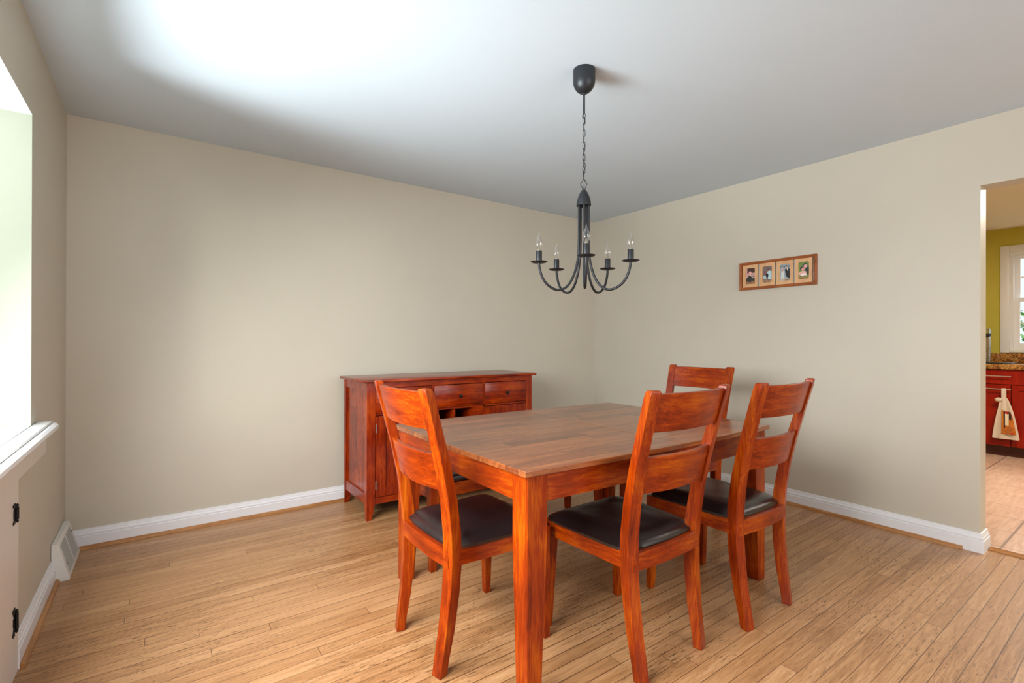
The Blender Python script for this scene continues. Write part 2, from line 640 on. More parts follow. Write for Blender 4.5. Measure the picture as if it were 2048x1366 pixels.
# bay window niche
BX = -4.95
bm = nb()
box(bm, BX, XL - 0.0005, WY0 - 0.004, WY0 + 0.05, WZ0 + 0.001, WZ1 + 0.05)
box(bm, BX, XL - 0.0005, WY1 - 0.05, WY1 + 0.004, WZ0 + 0.001, WZ1 + 0.05)
struct('trim_1', bm, wall_l, 'pale painted side jamb of the bay window', 'trim', smooth=0)
bm = nb()
box(bm, BX, XL - 0.0005, WY1 + 0.004, WY0 - 0.004, WZ1 - 0.004, WZ1 + 0.05)
struct('trim_2', bm, trim_p, 'white soffit over the bay window', 'trim', smooth=0)
bm = nb()
wy = [WY0 - 0.02, -1.72, -2.54, WY1 + 0.02]
for a in wy:
    box(bm, BX - 0.03, BX + 0.03, a - 0.03, a + 0.03, WZ0 + 0.004, WZ1 - 0.008)
box(bm, BX - 0.034, BX + 0.034, WY1 + 0.005, WY0 - 0.005, WZ0 + 0.002, WZ0 + 0.06)
box(bm, BX - 0.034, BX + 0.034, WY1 + 0.005, WY0 - 0.005, WZ1 - 0.06, WZ1 - 0.005)
w1 = struct('window_1', bm, trim_p, 'wide bay window in the left wall', 'window', smooth=0)
bm = nb()
box(bm, BX - 0.003, BX + 0.003, WY1 + 0.03, WY0 - 0.03, WZ0 + 0.05, WZ1 - 0.05)
obj('window_pane', bm, pane_glass, w1, smooth=0)

# tiled sill with moulded nosing and apron
sill = thing('window_sill', 'white tiled window sill with painted wooden nosing at the left edge', 'window sill', (XL, WY0, 0))
SO = 0.062
bm = nb()
n_t = 16
for i in range(n_t):
    y1 = 0.112 - i * 0.16
    for j in range(6):
        x1 = SO - 0.012 - j * 0.152
        hi = y1 if (x1 > 0.0) else min(y1, -0.004)
        if hi - (y1 - 0.156) < 0.02:
            continue
        if j == 0:
            box(bm, 0.003, x1, y1 - 0.156, hi, 0.822, 0.832, bev=0.002, seg=1)
            box(bm, x1 - 0.148, -0.001, y1 - 0.156, min(hi, -0.004), 0.822, 0.832, bev=0.002, seg=1) if y1 - 0.156 < -0.03 else None
        else:
            box(bm, x1 - 0.148, x1, y1 - 0.156, min(hi, -0.004), 0.822, 0.832, bev=0.002, seg=1) if y1 - 0.156 < -0.03 else None
obj('sill_tiles', bm, tile_w, sill, smooth=0)
bm = nb()
box(bm, 0.003, SO - 0.012, WY1 - WY0 + 0.004, 0.114, 0.802, 0.8225)
box(bm, BX - XL + 0.034, 0.0, WY1 - WY0 + 0.004, -0.004, 0.8005, 0.8225)
obj('tile_bed', bm, grout_m, sill, smooth=0)
bm = nb()
poly = [(0.002, 0.768), (SO - 0.022, 0.768), (SO - 0.014, 0.776), (SO - 0.010, 0.786), (SO + 0.002, 0.790), (SO + 0.008, 0.800), (SO + 0.006, 0.812), (SO - 0.002, 0.820), (SO - 0.012, 0.822), (SO - 0.012, 0.802), (0.002, 0.802)]
prism(bm, poly, 'y', WY1 - WY0, 0.120)
obj('nosing', bm, trim_p, sill)
bm = nb()
box(bm, 0.001, 0.022, WY1 - WY0, 0.168, 0.687, 0.768, bev=0.002, seg=1)
obj('apron', bm, cab_w, sill, smooth=0)

# white built-in cabinet under the window
cab = thing('window_cabinet', 'white built-in cabinet with black iron hinges under the tiled sill', 'cabinet', (XL, -1.213, 0))
bm = nb()
box(bm, 0.001, 0.014, -2.1, 0.0, 0.0, 0.687)
obj('face_frame', bm, cab_w, cab, smooth=0)
bm = nb()
box(bm, 0.0145, 0.0175, -0.62, -0.077, 0.03, 0.6845, bev=0.001, seg=1)
door = obj('door', bm, cab_w, cab)
for z, hk in ((0.580, 0.72), (0.208, 0.98)):
    bm = nb()
    # ornamental cast hinge: barrel, finials, leaf on the door and leaf on the frame
    tube(bm, [(0.0235, -0.077, z - 0.030 * hk), (0.0235, -0.077, z + 0.030 * hk)], 0.0050, 10)
    lathe(bm, [(0.0, 0.0), (0.004, 0.003), (0.0045, 0.007), (0.0, 0.013)], (0.0235, -0.077, z + 0.030 * hk), 10)
    lathe(bm, [(0.0, -0.013), (0.0045, -0.007), (0.004, -0.003), (0.0, 0.0)], (0.0235, -0.077, z - 0.030 * hk), 10)
    for s_ in (1, -1):
        poly = [(-0.081, z + s_ * 0.010), (-0.092, z + s_ * 0.018), (-0.099, z + s_ * 0.032 * hk), (-0.112, z + s_ * 0.040 * hk), (-0.101, z + s_ * 0.050 * hk), (-0.092, z + s_ * 0.040 * hk), (-0.085, z + s_ * 0.050 * hk), (-0.079, z + s_ * 0.028)]
        prism(bm, poly, 'x', 0.0178, 0.0205)
        poly = [(-0.074, z + s_ * 0.010), (-0.064, z + s_ * 0.018), (-0.057, z + s_ * 0.030 * hk), (-0.062, z + s_ * 0.042 * hk), (-0.070, z + s_ * 0.034 * hk), (-0.076, z + s_ * 0.022)]
        prism(bm, poly, 'x', 0.0145, 0.0175)
    prism(bm, [(-0.100, z - 0.014), (-0.074, z - 0.014), (-0.074, z + 0.014), (-0.100, z + 0.014)], 'x', 0.0178, 0.0200)
    obj('hinge', bm, iron_m, door)

# baseboards and shoe mouldings
BBP = [(0.0, 0.0), (0.018, 0.0), (0.018, 0.068), (0.0125, 0.070), (0.0125, 0.073), (0.0150, 0.077), (0.0145, 0.083), (0.0095, 0.089), (0.0085, 0.096), (0.0065, 0.099), (0.0060, 0.106), (0.0, 0.108)]
SHP = [(0.018, 0.0), (0.034, 0.0), (0.033, 0.007), (0.029, 0.013), (0.024, 0.017), (0.018, 0.018)]


def run(ax, prof, s0, s1, sign, base=0.0):
    bm = nb()
    if ax == 'x':     # runs along x, stands off wall at y=base toward -y
        prism(bm, [(base - d, z) for d, z in prof], 'x', s0, s1)
    else:
        prism(bm, [(base + sign * d, z) for d, z in prof], 'y', s0, s1)
    return bm


struct('baseboard_back', run('x', BBP, XL + 0.001, -0.0002, 1, -0.0005), trim_p, None, 'baseboard', smooth=20)
struct('baseboard_right', run('y', BBP, DY + 0.04, -0.02, -1, -0.0005), trim_p, None, 'baseboard', smooth=20)
struct('baseboard_left', run('y', BBP, -1.2125, -0.43, 1, XL + 0.0005), trim_p, None, 'baseboard', smooth=20)
struct('trim_3', run('x', SHP, XL + 0.03, -0.035, 1, -0.0008), oakf, 'oak shoe moulding along the back wall', 'trim', smooth=50)
struct('trim_4', run('y', SHP, DY + 0.07, -0.034, -1, -0.0008), oaky, 'oak shoe moulding along the right wall', 'trim', smooth=50)
struct('trim_5', run('y', SHP, -1.2125, -0.43, 1, XL + 0.0008), oaky, 'oak shoe moulding below the window wall', 'trim', smooth=50)
# mitred return block wrapping the doorway corner
bm = nb()
rg = []
for d, z in BBP[1:]:
    d2 = d + 0.002
    rg.append([(-0.0006, DY + 0.045, z), (-d2, DY + 0.045, z), (-d2, DY - d2, z), (T - 0.0, DY - d2, z), (T - 0.0, DY - 0.0006, z), (-0.0006, DY - 0.0006, z)])
rv = [[bm.verts.new(p) for p in r] for r in rg]
for a, b in zip(rv, rv[1:]):
    for i in range(6):
        j = (i + 1) % 6
        bm.faces.new((a[i], a[j], b[j], b[i]))
bm.faces.new(rv[0]); bm.faces.new(rv[-1])
struct('baseboard_doorway', bm, trim_p, 'chipped white baseboard return at the doorway corner', 'baseboard', smooth=0)
# oak threshold strip
bm = nb()
box(bm, 0.072, 0.128, DY2, DY - 0.021, -0.01, 0.010, bev=0.004)
struct('trim_6', bm, oaky, 'oak threshold strip in the kitchen doorway', 'trim')
bm = nb(); box(bm, 0.03, 0.072, DY2, DY, -0.06, 0.0)
struct('floor_doorway', bm, floor_m, None, 'floor', smooth=0)

# ------------------------------------------------------------------ baseboard heating vent
vent = thing('floor_register', 'white slotted baseboard heating register in the left corner', 'vent', (XL, -0.255, 0))
VL = 0.195
prof = [(0.001, 0.0), (0.068, 0.0), (0.070, 0.010), (0.024, 0.184), (0.022, 0.186), (0.001, 0.186)]
bm = nb(); prism(bm, prof, 'y', -VL, VL)
obj('body', bm, vent_m, vent, bev=0.002)
# louvred face
fv = Vector((0.070 - 0.024, 0, 0.010 - 0.184))
fl = fv.length
u = fv.normalized()
nn = Vector((-u.z, 0, u.x))
nn = nn if nn.x > 0 else -nn
bm = nb(); bs = nb()
for half in (-1, 1):
    for k in range(24):
        yc = half * 0.084 + (k - 11.5) * 0.0060
        o0 = Vector((0.024, yc, 0.184))
        a = o0 + u * 0.020
        b = o0 + u * (fl - 0.022)
        for q, (w, h, bmx) in enumerate(((0.0012, 0.0012, bs),)):
            pts = []
            for p in (a, b):
                for sgn in (-1, 1):
                    pts.append(p + Vector((0, sgn * w, 0)) + nn * 0.0003)
            r0 = [pts[0], pts[1], pts[3], pts[2]]
            loft(bmx, [r0, [p + nn * h for p in r0]])
obj('slots', bs, slot_m, vent, smooth=0)
bm.free()
for yc, d in ((-0.155, 0.115), (0.165, 0.05)):
    bm = nb()
    lathe(bm, [(0.004, 0), (0.004, 0.002), (0.001, 0.003)], (0, 0, 0), 12)
    q = Vector((0, 0, 1)).rotation_difference(nn).to_matrix().to_4x4()
    bmesh.ops.transform(bm, matrix=q, verts=bm.verts)
    p = Vector((0.024, yc, 0.184)) + u * d + nn * 0.0004
    obj('screw', bm, iron_m, vent, loc=p)
bm = nb()
prism(bm, [(0.0, 0.112), (0.006, 0.112), (0.006, 0.205), (0.0, 0.205)], 'y', VL, VL + 0.0)
bm.free()


# ------------------------------------------------------------------ dining chair (faces +Y, back at -Y)
def chair(label, loc, rz, group):
    t = thing('dining_chair', label, 'chair', loc, rz, group)
    # rear posts: (z, rear face y, outer x at rear corner, depth, width)
    prof = [(0.0, -0.240, 0.197, 0.034, 0.044), (0.06, -0.232, 0.199, 0.036, 0.044), (0.15, -0.219, 0.203, 0.042, 0.045),
            (0.28, -0.207, 0.209, 0.047, 0.046), (0.40, -0.202, 0.214, 0.049, 0.047), (0.50, -0.207, 0.218, 0.048, 0.047),
            (0.62, -0.222, 0.223, 0.044, 0.046), (0.75, -0.249, 0.228, 0.040, 0.045), (0.88, -0.282, 0.232, 0.037, 0.044),
            (0.99, -0.312, 0.236, 0.036, 0.044), (1.012, -0.317, 0.235, 0.032, 0.042), (1.018, -0.316, 0.232, 0.026, 0.036)]
    ang = math.radians(14)

    def post_at(z):
        for a, b in zip(prof, prof[1:]):
            if a[0] <= z <= b[0]:
                k = (z - a[0]) / (b[0] - a[0])
                return [p + (q - p) * k for p, q in zip(a, b)]
        return list(prof[-1])
    fine = []
    for a, b in zip(prof, prof[1:]):
        st = 3 if b[0] - a[0] > 0.05 else 1
        for i in range(st):
            fine.append([p + (q - p) * i / st for p, q in zip(a, b)])
    fine.append(list(prof[-1]))
    for s in (-1, 1):
        rings = []
        for z, yb, xo, d, w in fine:
            # corner = rear outer corner; width runs inward, rotated so that the rear face looks slightly outward
            ex = Vector((-s * math.cos(ang), -math.sin(ang) * 1.0, 0))
            ey = Vector((-s * math.sin(ang), math.cos(ang), 0))
            o_ = Vector((s * xo, yb, z))
            rings.append([o_, o_ + ex * w, o_ + ex * w + ey * d, o_ + ey * d])
        bm = nb(); loft(bm, rings)
        obj('rear_leg', bm, chair_z, t, bev=0.003)
    # front legs, tapered on the inner faces
    for s in (-1, 1):
        bm = nb()
        rings = []
        for z, w, d in ((0.0, 0.028, 0.028), (0.02, 0.030, 0.030), (0.37, 0.047, 0.044), (0.442, 0.048, 0.044)):
            xo = 0.228
            yf = 0.236
            rings.append([(s * xo, yf, z), (s * (xo - w), yf, z), (s * (xo - w), yf - d, z), (s * xo, yf - d, z)])
        loft(bm, rings)
        obj('front_leg', bm, chair_z, t, bev=0.003)
    # seat rails
    for s in (-1, 1):
        bm = nb()
        loft(bm, [[(s * 0.205, -0.175, 0.382), (s * 0.183, -0.175, 0.382), (s * 0.183, -0.175, 0.442), (s * 0.205, -0.175, 0.442)],
                  [(s * 0.222, 0.193, 0.382), (s * 0.200, 0.193, 0.382), (s * 0.200, 0.193, 0.442), (s * 0.222, 0.193, 0.442)]])
        obj('side_rail', bm, chair_y, t, bev=0.002)
    bm = nb(); box(bm, -0.181, 0.181, 0.208, 0.230, 0.382, 0.442)
    obj('front_rail', bm, chair_x, t, bev=0.002)
    bm = nb()
    n = 12
    rings = []
    for i in range(n + 1):
        k = -1 + 2 * i / n
        x = 0.196 * k
        yb = -0.210 - 0.012 * (1 - k * k)
        rings.append([(x, yb, 0.378), (x, yb + 0.024, 0.378), (x, yb + 0.024, 0.440), (x, yb, 0.440)])
    loft(bm, rings)
    obj('rear_rail', bm, chair_x, t, bev=0.002)
    # curved ladder rails
    for z0, z1 in ((0.872, 1.006), (0.652, 0.785)):
        bm = nb()
        rings = []
        for i in range(17):
            k = -1 + 2 * i / 16
            ring_ = []
            for z, off in ((z0, 0), (z0, 1), ((z0 + z1) / 2, 1), (z1, 1), (z1, 0), ((z0 + z1) / 2, 0)):
                zz, yb, xo, d, w = post_at(z)
                xin = xo - w * 0.72
                y = yb + 0.006 - 0.032 * (1 - k * k) - (0.020 if z0 > 0.8 else 0.012) * 0
                ring_.append((xin * k, y + off * 0.022 - 0.004, z))
            rings.append(ring_)
        loft(bm, rings)
        obj('back_rail', bm, chair_x, t, bev=0.003)
    # upholstered seat
    bm = nb()
    nx, ny = 22, 22
    grid_t = {}
    grid_b = {}
    for i in range(nx + 1):
        for j in range(ny + 1):
            u_ = -1 + 2 * i / nx
            v_ = -1 + 2 * j / ny
            # rounded trapezoid outline
            uu = math.copysign(abs(u_) ** 0.9, u_)
            vv = v_
            m_ = max(abs(uu), abs(vv))
            e = 8
            L_ = (abs(uu) ** e + abs(vv) ** e) ** (1 / e)
            f_ = m_ / L_ if L_ > 0 else 1
            uu2, vv2 = uu * f_, vv * f_
            half = 0.214 + 0.017 * (vv2 + 1) / 2
            x = uu2 * half
            y = 0.024 + vv2 * 0.214 - 0.014 * (1 - uu2 * uu2) * (0.5 - vv2 / 2)
            r = max(abs(uu), abs(vv))
            ht = 0.448 + 0.032 * (1 - max(0, (r - 0.62) / 0.38) ** 2.6) + 0.005 * (1 - r)
            if r > 0.999:
                ht = 0.452
            ht += 0.0012 * math.sin(9 * uu + 3 * vv) * (r > 0.4)
            grid_t[i, j] = bm.verts.new((x, y, ht))
            grid_b[i, j] = bm.verts.new((x * 0.985, y if abs(v_) < 1 else y - 0.002 * v_, 0.441))
    for i in range(nx):
        for j in range(ny):
            bm.faces.new((grid_t[i, j], grid_t[i + 1, j], grid_t[i + 1, j + 1], grid_t[i, j + 1]))
            bm.faces.new((grid_b[i, j], grid_b[i, j + 1], grid_b[i + 1, j + 1], grid_b[i + 1, j]))
    for i in range(nx):
        for j, q in ((0, 1), (ny, -1)):
            bm.faces.new((grid_t[i, j], grid_b[i, j], grid_b[i + 1, j], grid_t[i + 1, j]))
    for j in range(ny):
        for i in (0, nx):
            bm.faces.new((grid_t[i, j], grid_t[i, j + 1], grid_b[i, j + 1], grid_b[i, j]))
    obj('seat', bm, leather, t, smooth=70)
    return t


CG = 'dining chairs around the table'
c2 = chair('ladder-back dining chair nearest the camera, on the long side beside the front table leg', (-2.224, -2.325, 0), 0, CG)


def another(label, loc, rz):
    c = copy_tree(c2)
    c['label'] = label
    c.location = loc
    c.rotation_euler = (0, 0, rz)
    return c


c1 = another('ladder-back dining chair at the left end of the table, in front of the sideboard', (-2.716, -1.942, 0), -PI / 2)
c3 = another('ladder-back dining chair on the long side at the right, in front of the right wall', (-1.615, -2.372, 0), 0.0)
c4 = another('ladder-back dining chair tucked in at the far end, only its top rail above the table', (-1.095, -1.745, 0), PI / 2)


# ------------------------------------------------------------------ dining table
table = thing('dining_table', 'brown wooden dining table with square tapered legs and a plank top', 'table', (-2.035, -1.893, 0), -0.008)
TLX, TLY = 0.768, 0.540
TZ = 0.764


def top_outline(x):
    return TLY + 0.022 * (1 - (x / TLX) ** 2)


for x0, x1 in ((-TLX, 0.030), (0.0315, TLX)):
    bm = nb()
    rings = []
    n = 24
    xs = [x0 + (x1 - x0) * i / n for i in range(n + 1)]
    poly = []
    for x in xs:
        poly.append((x, -top_outline(x)))
    xe = x1 if x1 > 0.5 else None
    if x1 > 0.5:
        for k in range(1, 8):
            v = -1 + 2 * k / 8
            poly.append((TLX + 0.006 * (1 - v * v), v * TLY))
    for x in reversed(xs):
        poly.append((x, top_outline(x)))
    if x0 < -0.5:
        for k in range(1, 8):
            v = 1 - 2 * k / 8
            poly.append((-TLX - 0.006 * (1 - v * v), v * TLY))
    prism(bm, poly, 'z', TZ - 0.021, TZ)
    obj('table_leaf', bm, table_top, table, bev=0.003)
LW = 0.084
LX, LY = TLX - 0.020, TLY - 0.014
for sx in (-1, 1):
    for sy in (-1, 1):
        bm = nb()
        rings = []
        for z, w in ((0.0, 0.058), (0.012, 0.060), (0.52, LW), (0.742, LW)):
            rings.append([(sx * LX, sy * LY, z), (sx * (LX - w), sy * LY, z), (sx * (LX - w), sy * (LY - w), z), (sx * LX, sy * (LY - w), z)])
        loft(bm, rings)
        obj('leg', bm, chair_z, table, bev=0.003)
for sy in (-1, 1):
    bm = nb()
    rings = []
    for i in range(21):
        k = -1 + 2 * i / 20
        x = (LX - LW + 0.001) * k
        y = LY + 0.016 * (1 - k * k) - 0.004
        rings.append([(x, sy * y, 0.648), (x, sy * (y - 0.022), 0.648), (x, sy * (y - 0.022), 0.742), (x, sy * y, 0.742)])
    loft(bm, rings)
    obj('apron', bm, chair_x, table)
for sx in (-1, 1):
    bm = nb()
    box(bm, sx * (LX - 0.003), sx * (LX - 0.025), -(LY - LW + 0.001), LY - LW + 0.001, 0.648, 0.742)
    obj('apron', bm, chair_y, table)

# ------------------------------------------------------------------ bench on the far side
bench = thing('dining_bench', 'low wooden bench with dark padded seat behind the table', 'bench', (-2.0, -1.245, 0))
BLX, BLY = 0.625, 0.168
for sx in (-1, 1):
    for sy in (-1, 1):
        bm = nb()
        rings = []
        for z, w in ((0.0, 0.034), (0.37, 0.052), (0.436, 0.052)):
            rings.append([(sx * BLX, sy * BLY, z), (sx * (BLX - w), sy * BLY, z), (sx * (BLX - w), sy * (BLY - w), z), (sx * BLX, sy * (BLY - w), z)])
        loft(bm, rings)
        obj('leg', bm, chair_z, bench, bev=0.003)
for sy in (-1, 1):
    bm = nb(); box(bm, -(BLX - 0.052), BLX - 0.052, sy * (BLY - 0.004), sy * (BLY - 0.026), 0.368, 0.436)
    obj('rail', bm, chair_x, bench, bev=0.002)
for sx in (-1, 1):
    bm = nb(); box(bm, sx * (BLX - 0.004), sx * (BLX - 0.026), -(BLY - 0.052), BLY - 0.052, 0.368, 0.436)
    obj('rail', bm, chair_y, bench, bev=0.002)
bm = nb(); box(bm, -BLX + 0.004, BLX - 0.004, -BLY + 0.002, BLY - 0.002, 0.4365, 0.478, bev=0.016, seg=4)
obj('seat', bm, leather, bench, smooth=60)

# ------------------------------------------------------------------ sideboard
sb = thing('sideboard', 'reddish wooden sideboard with drawers, doors and wine rack on the back wall', 'sideboard', (0, 0, 0))
X0, X1, YF, YB = -2.645, -1.272, -0.535, -0.050
bm = nb()
box(bm, X0 - 0.028, X1 + 0.032, YF - 0.022, -0.036, 0.903, 0.922, bev=0.006)
obj('top', bm, chair_x if False else side_x, sb)
PW = 0.058
for sx, xo in ((1, X0), (-1, X1)):
    for yo, sy in ((YF, 1), (YB, -1)):
        bm = nb()
        rings = []
        for z, w in ((0.0, 0.034), (0.03, 0.040), (0.115, PW), (0.903, PW)):
            ww = w
            rings.append([(xo, yo, z), (xo + sx * ww, yo, z), (xo + sx * ww, yo + sy * ww * 0.8, z), (xo, yo + sy * ww * 0.8, z)])
        loft(bm, rings)
        obj('post', bm, side_z, sb, bev=0.002)
# side panels
for sx, xo in ((1, X0), (-1, X1)):
    ya, yb = YF + PW * 0.8, YB - PW * 0.8
    bm = nb()
    box(bm, xo + sx * 0.003, xo + sx * 0.022, ya, yb, 0.845, 0.903)
    obj('side_rail', bm, side_z, sb, bev=0.002)
    bm = nb()
    prism(bm, [(ya, 0.100), (yb, 0.100), (yb, 0.170), (ya, 0.170)], 'x', xo + sx * 0.003, xo + sx * 0.022)
    obj('side_rail', bm, side_z, sb, bev=0.002)
    bm = nb(); box(bm, xo + sx * 0.014, xo + sx * 0.020, ya - 0.002, yb + 0.002, 0.165, 0.85)
    obj('side_panel', bm, side_z, sb)
# carcass back, floor, inner dividers
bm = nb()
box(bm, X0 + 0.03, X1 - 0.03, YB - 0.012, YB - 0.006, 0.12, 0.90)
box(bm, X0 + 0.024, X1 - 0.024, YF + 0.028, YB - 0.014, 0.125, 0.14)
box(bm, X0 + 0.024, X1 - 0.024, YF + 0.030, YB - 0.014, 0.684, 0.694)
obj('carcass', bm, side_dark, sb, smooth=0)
bm = nb()
xi0, xi1 = X0 + PW, X1 - 0.045
box(bm, X0 + PW, X1 - PW, YF + 0.004, YF + 0.024, 0.866, 0.903)
box(bm, X0 + PW, X1 - PW, YF + 0.004, YF + 0.024, 0.684, 0.697)
box(bm, X0 + PW, X1 - PW, YF + 0.004, YF + 0.024, 0.100, 0.142)
for xd in (-2.168, -1.7375):
    box(bm, xd - 0.006, xd + 0.006, YF + 0.004, YF + 0.024, 0.14, 0.866)
obj('face_frame', bm, side_x, sb, smooth=0)
DR = [(-2.583, -2.178), (-2.158, -1.746), (-1.730, -1.332)]
for a, b in DR:
    bm = nb(); box(bm, a, b, YF - 0.002, YF + 0.020, 0.700, 0.862, bev=0.003)
    d = obj('drawer', bm, side_x, sb)
    bm = nb()
    lathe(bm, [(0.0055, 0.0), (0.005, 0.008), (0.0065, 0.011), (0.0115, 0.015), (0.0135, 0.020), (0.012, 0.025), (0.005, 0.028), (0.0, 0.0285)], (0, 0, 0), 20)
    bmesh.ops.rotate(bm, verts=bm.verts, cent=(0, 0, 0), matrix=Matrix.Rotation(PI / 2, 3, 'X'))
    obj('knob', bm, knob_m, d, loc=((a + b) / 2, YF - 0.002, 0.778))
for (a, b), hs in ((DR[0], 1), (DR[2], -1)):
    bm = nb()
    box(bm, a, a + 0.068, YF - 0.002, YF + 0.018, 0.146, 0.680, bev=0.002, seg=1)
    box(bm, b - 0.068, b, YF - 0.002, YF + 0.018, 0.146, 0.680, bev=0.002, seg=1)
    box(bm, a + 0.068, b - 0.068, YF - 0.001, YF + 0.018, 0.146, 0.206, bev=0.001, seg=1)
    box(bm, a + 0.068, b - 0.068, YF - 0.001, YF + 0.018, 0.620, 0.680, bev=0.001, seg=1)
    dr = obj('door', bm, side_z, sb)
    bm = nb(); box(bm, a + 0.064, b - 0.064, YF + 0.008, YF + 0.014, 0.20, 0.625)
    obj('door_panel', bm, side_z, dr)
    bm = nb()
    lathe(bm, [(0.0055, 0.0), (0.005, 0.008), (0.0065, 0.011), (0.0115, 0.015), (0.0135, 0.020), (0.012, 0.025), (0.005, 0.028), (0.0, 0.0285)], (0, 0, 0), 20)
    bmesh.ops.rotate(bm, verts=bm.verts, cent=(0, 0, 0), matrix=Matrix.Rotation(PI / 2, 3, 'X'))
    obj('knob', bm, knob_m, dr, loc=((b - 0.034) if hs > 0 else (a + 0.034), YF - 0.002, 0.44))
    xh = a - 0.002 if hs > 0 else b + 0.002
    for z in (0.60, 0.225):
        bm = nb()
        tube(bm, [(xh, YF - 0.006, z - 0.028), (xh, YF - 0.006, z + 0.028)], 0.0035, 8)
        obj('hinge', bm, steel_m, dr)
# wine rack in the middle bay
bm = nb()
a, b = -2.161, -1.745
box(bm, a, a + 0.040, YF + 0.001, YF + 0.020, 0.142, 0.684)
box(bm, b - 0.085, b, YF + 0.001, YF + 0.020, 0.142, 0.684)
box(bm, -1.996, -1.984, YF + 0.006, YB - 0.03, 0.142, 0.684)
box(bm, a + 0.036, a + 0.046, YF + 0.022, YB - 0.03, 0.142, 0.684)
box(bm, b - 0.095, b - 0.085, YF + 0.022, YB - 0.03, 0.142, 0.684)
xa, xm, xb = a + 0.040, -1.990, b - 0.085
for zs in (0.575, 0.470, 0.365, 0.260, 0.155):
    for l, r in ((xa, xm - 0.006), (xm + 0.006, xb)):
        c = (l + r) / 2
        R = 0.040
        pts = [(l, zs + 0.045), (l, zs)]
        pts += [(r, zs), (r, zs + 0.045)]
        for k in range(0, 11):
            an = PI * k / 10
            pts.append((c + R * math.cos(an), zs + 0.045 - R * 0.85 * math.sin(an)))
        prism(bm, pts, 'y', YF + 0.008, YF + 0.022)
        prism(bm, [(l, zs), (r, zs), (r, zs + 0.008), (l, zs + 0.008)], 'y', YF + 0.022, YB - 0.03)
obj('wine_rack', bm, side_x, sb, smooth=40)

# ------------------------------------------------------------------ chandelier
CX, CY = -2.150, -2.018
ch = thing('chandelier', 'matte black five-arm chandelier hanging by a chain over the table', 'chandelier', (CX, CY, H))
bm = nb()
lathe(bm, [(0.0, 0), (0.0505, 0), (0.0515, -0.004), (0.0515, -0.050), (0.0500, -0.065), (0.045, -0.080), (0.036, -0.094), (0.024, -0.104), (0.012, -0.109), (0.008, -0.111), (0.007, -0.116), (0.0, -0.116)], (0, 0, 0), 40)
obj('canopy', bm, black_m, ch, smooth=50)
bm = nb(); tube(bm, [(0, 0, -0.114), (0, 0, -0.205)], 0.0048, 12)
ring(bm, (0, 0, -0.214), 0.010, 0.0016, 'x')
obj('stem', bm, black_m, ch, smooth=50)
camdir = math.atan2(-3.6473 - CY, -3.7551 - CX)
zc = -0.222
k = 0
LK = 0.0285
while zc > -0.505:
    bm = nb()
    ring(bm, (0, 0, 0), 0.0072, 0.0015, 'x', 0.8, 1.0, 20)
    for v in bm.verts:
        v.co.z += 0.0095 if v.co.z > 0 else -0.0095
    L = obj('chain_link', bm, black_m, ch, loc=(0, 0, zc - 0.0145), smooth=60)
    L.rotation_euler = (0, 0, camdir + (PI / 2 + 0.25 if k % 2 else 0.35) * 1.0)
    zc -= LK
    k += 1
bm = nb()
wire = [(0.002, 0, -0.205)]
for i in range(30):
    z = -0.21 - i * 0.0104
    wire.append((0.0045 * math.sin(i * 0.9) + 0.001, 0.004 * math.cos(i * 0.7), z))
wire.append((0, 0, -0.555))
tube(bm, wire, 0.0016, 6)
obj('cord', bm, blackp, ch, smooth=60)
bm = nb()
tri = [(0, 0.0, -0.505), (0, 0.015, -0.530), (0, 0.004, -0.556), (0, -0.004, -0.556), (0, -0.015, -0.530), (0, 0.0, -0.505)]
tube(bm, tri, 0.0017, 7)
o = obj('hook', bm, black_m, ch, smooth=50)
o.rotation_euler = (0, 0, camdir)
bm = nb()
lathe(bm, [(0.0, -0.553), (0.006, -0.555), (0.012, -0.562), (0.020, -0.575), (0.027, -0.592), (0.0315, -0.610), (0.0335, -0.624), (0.0335, -0.632), (0.0315, -0.633), (0.0305, -0.628), (0.0, -0.628)], (0, 0, 0), 36)
obj('hub', bm, black_m, ch, smooth=50)
RT = Vector((math.cos(YAW), -math.sin(YAW), 0))
FW = Vector((math.sin(YAW), math.cos(YAW), 0))
R0 = 0.215
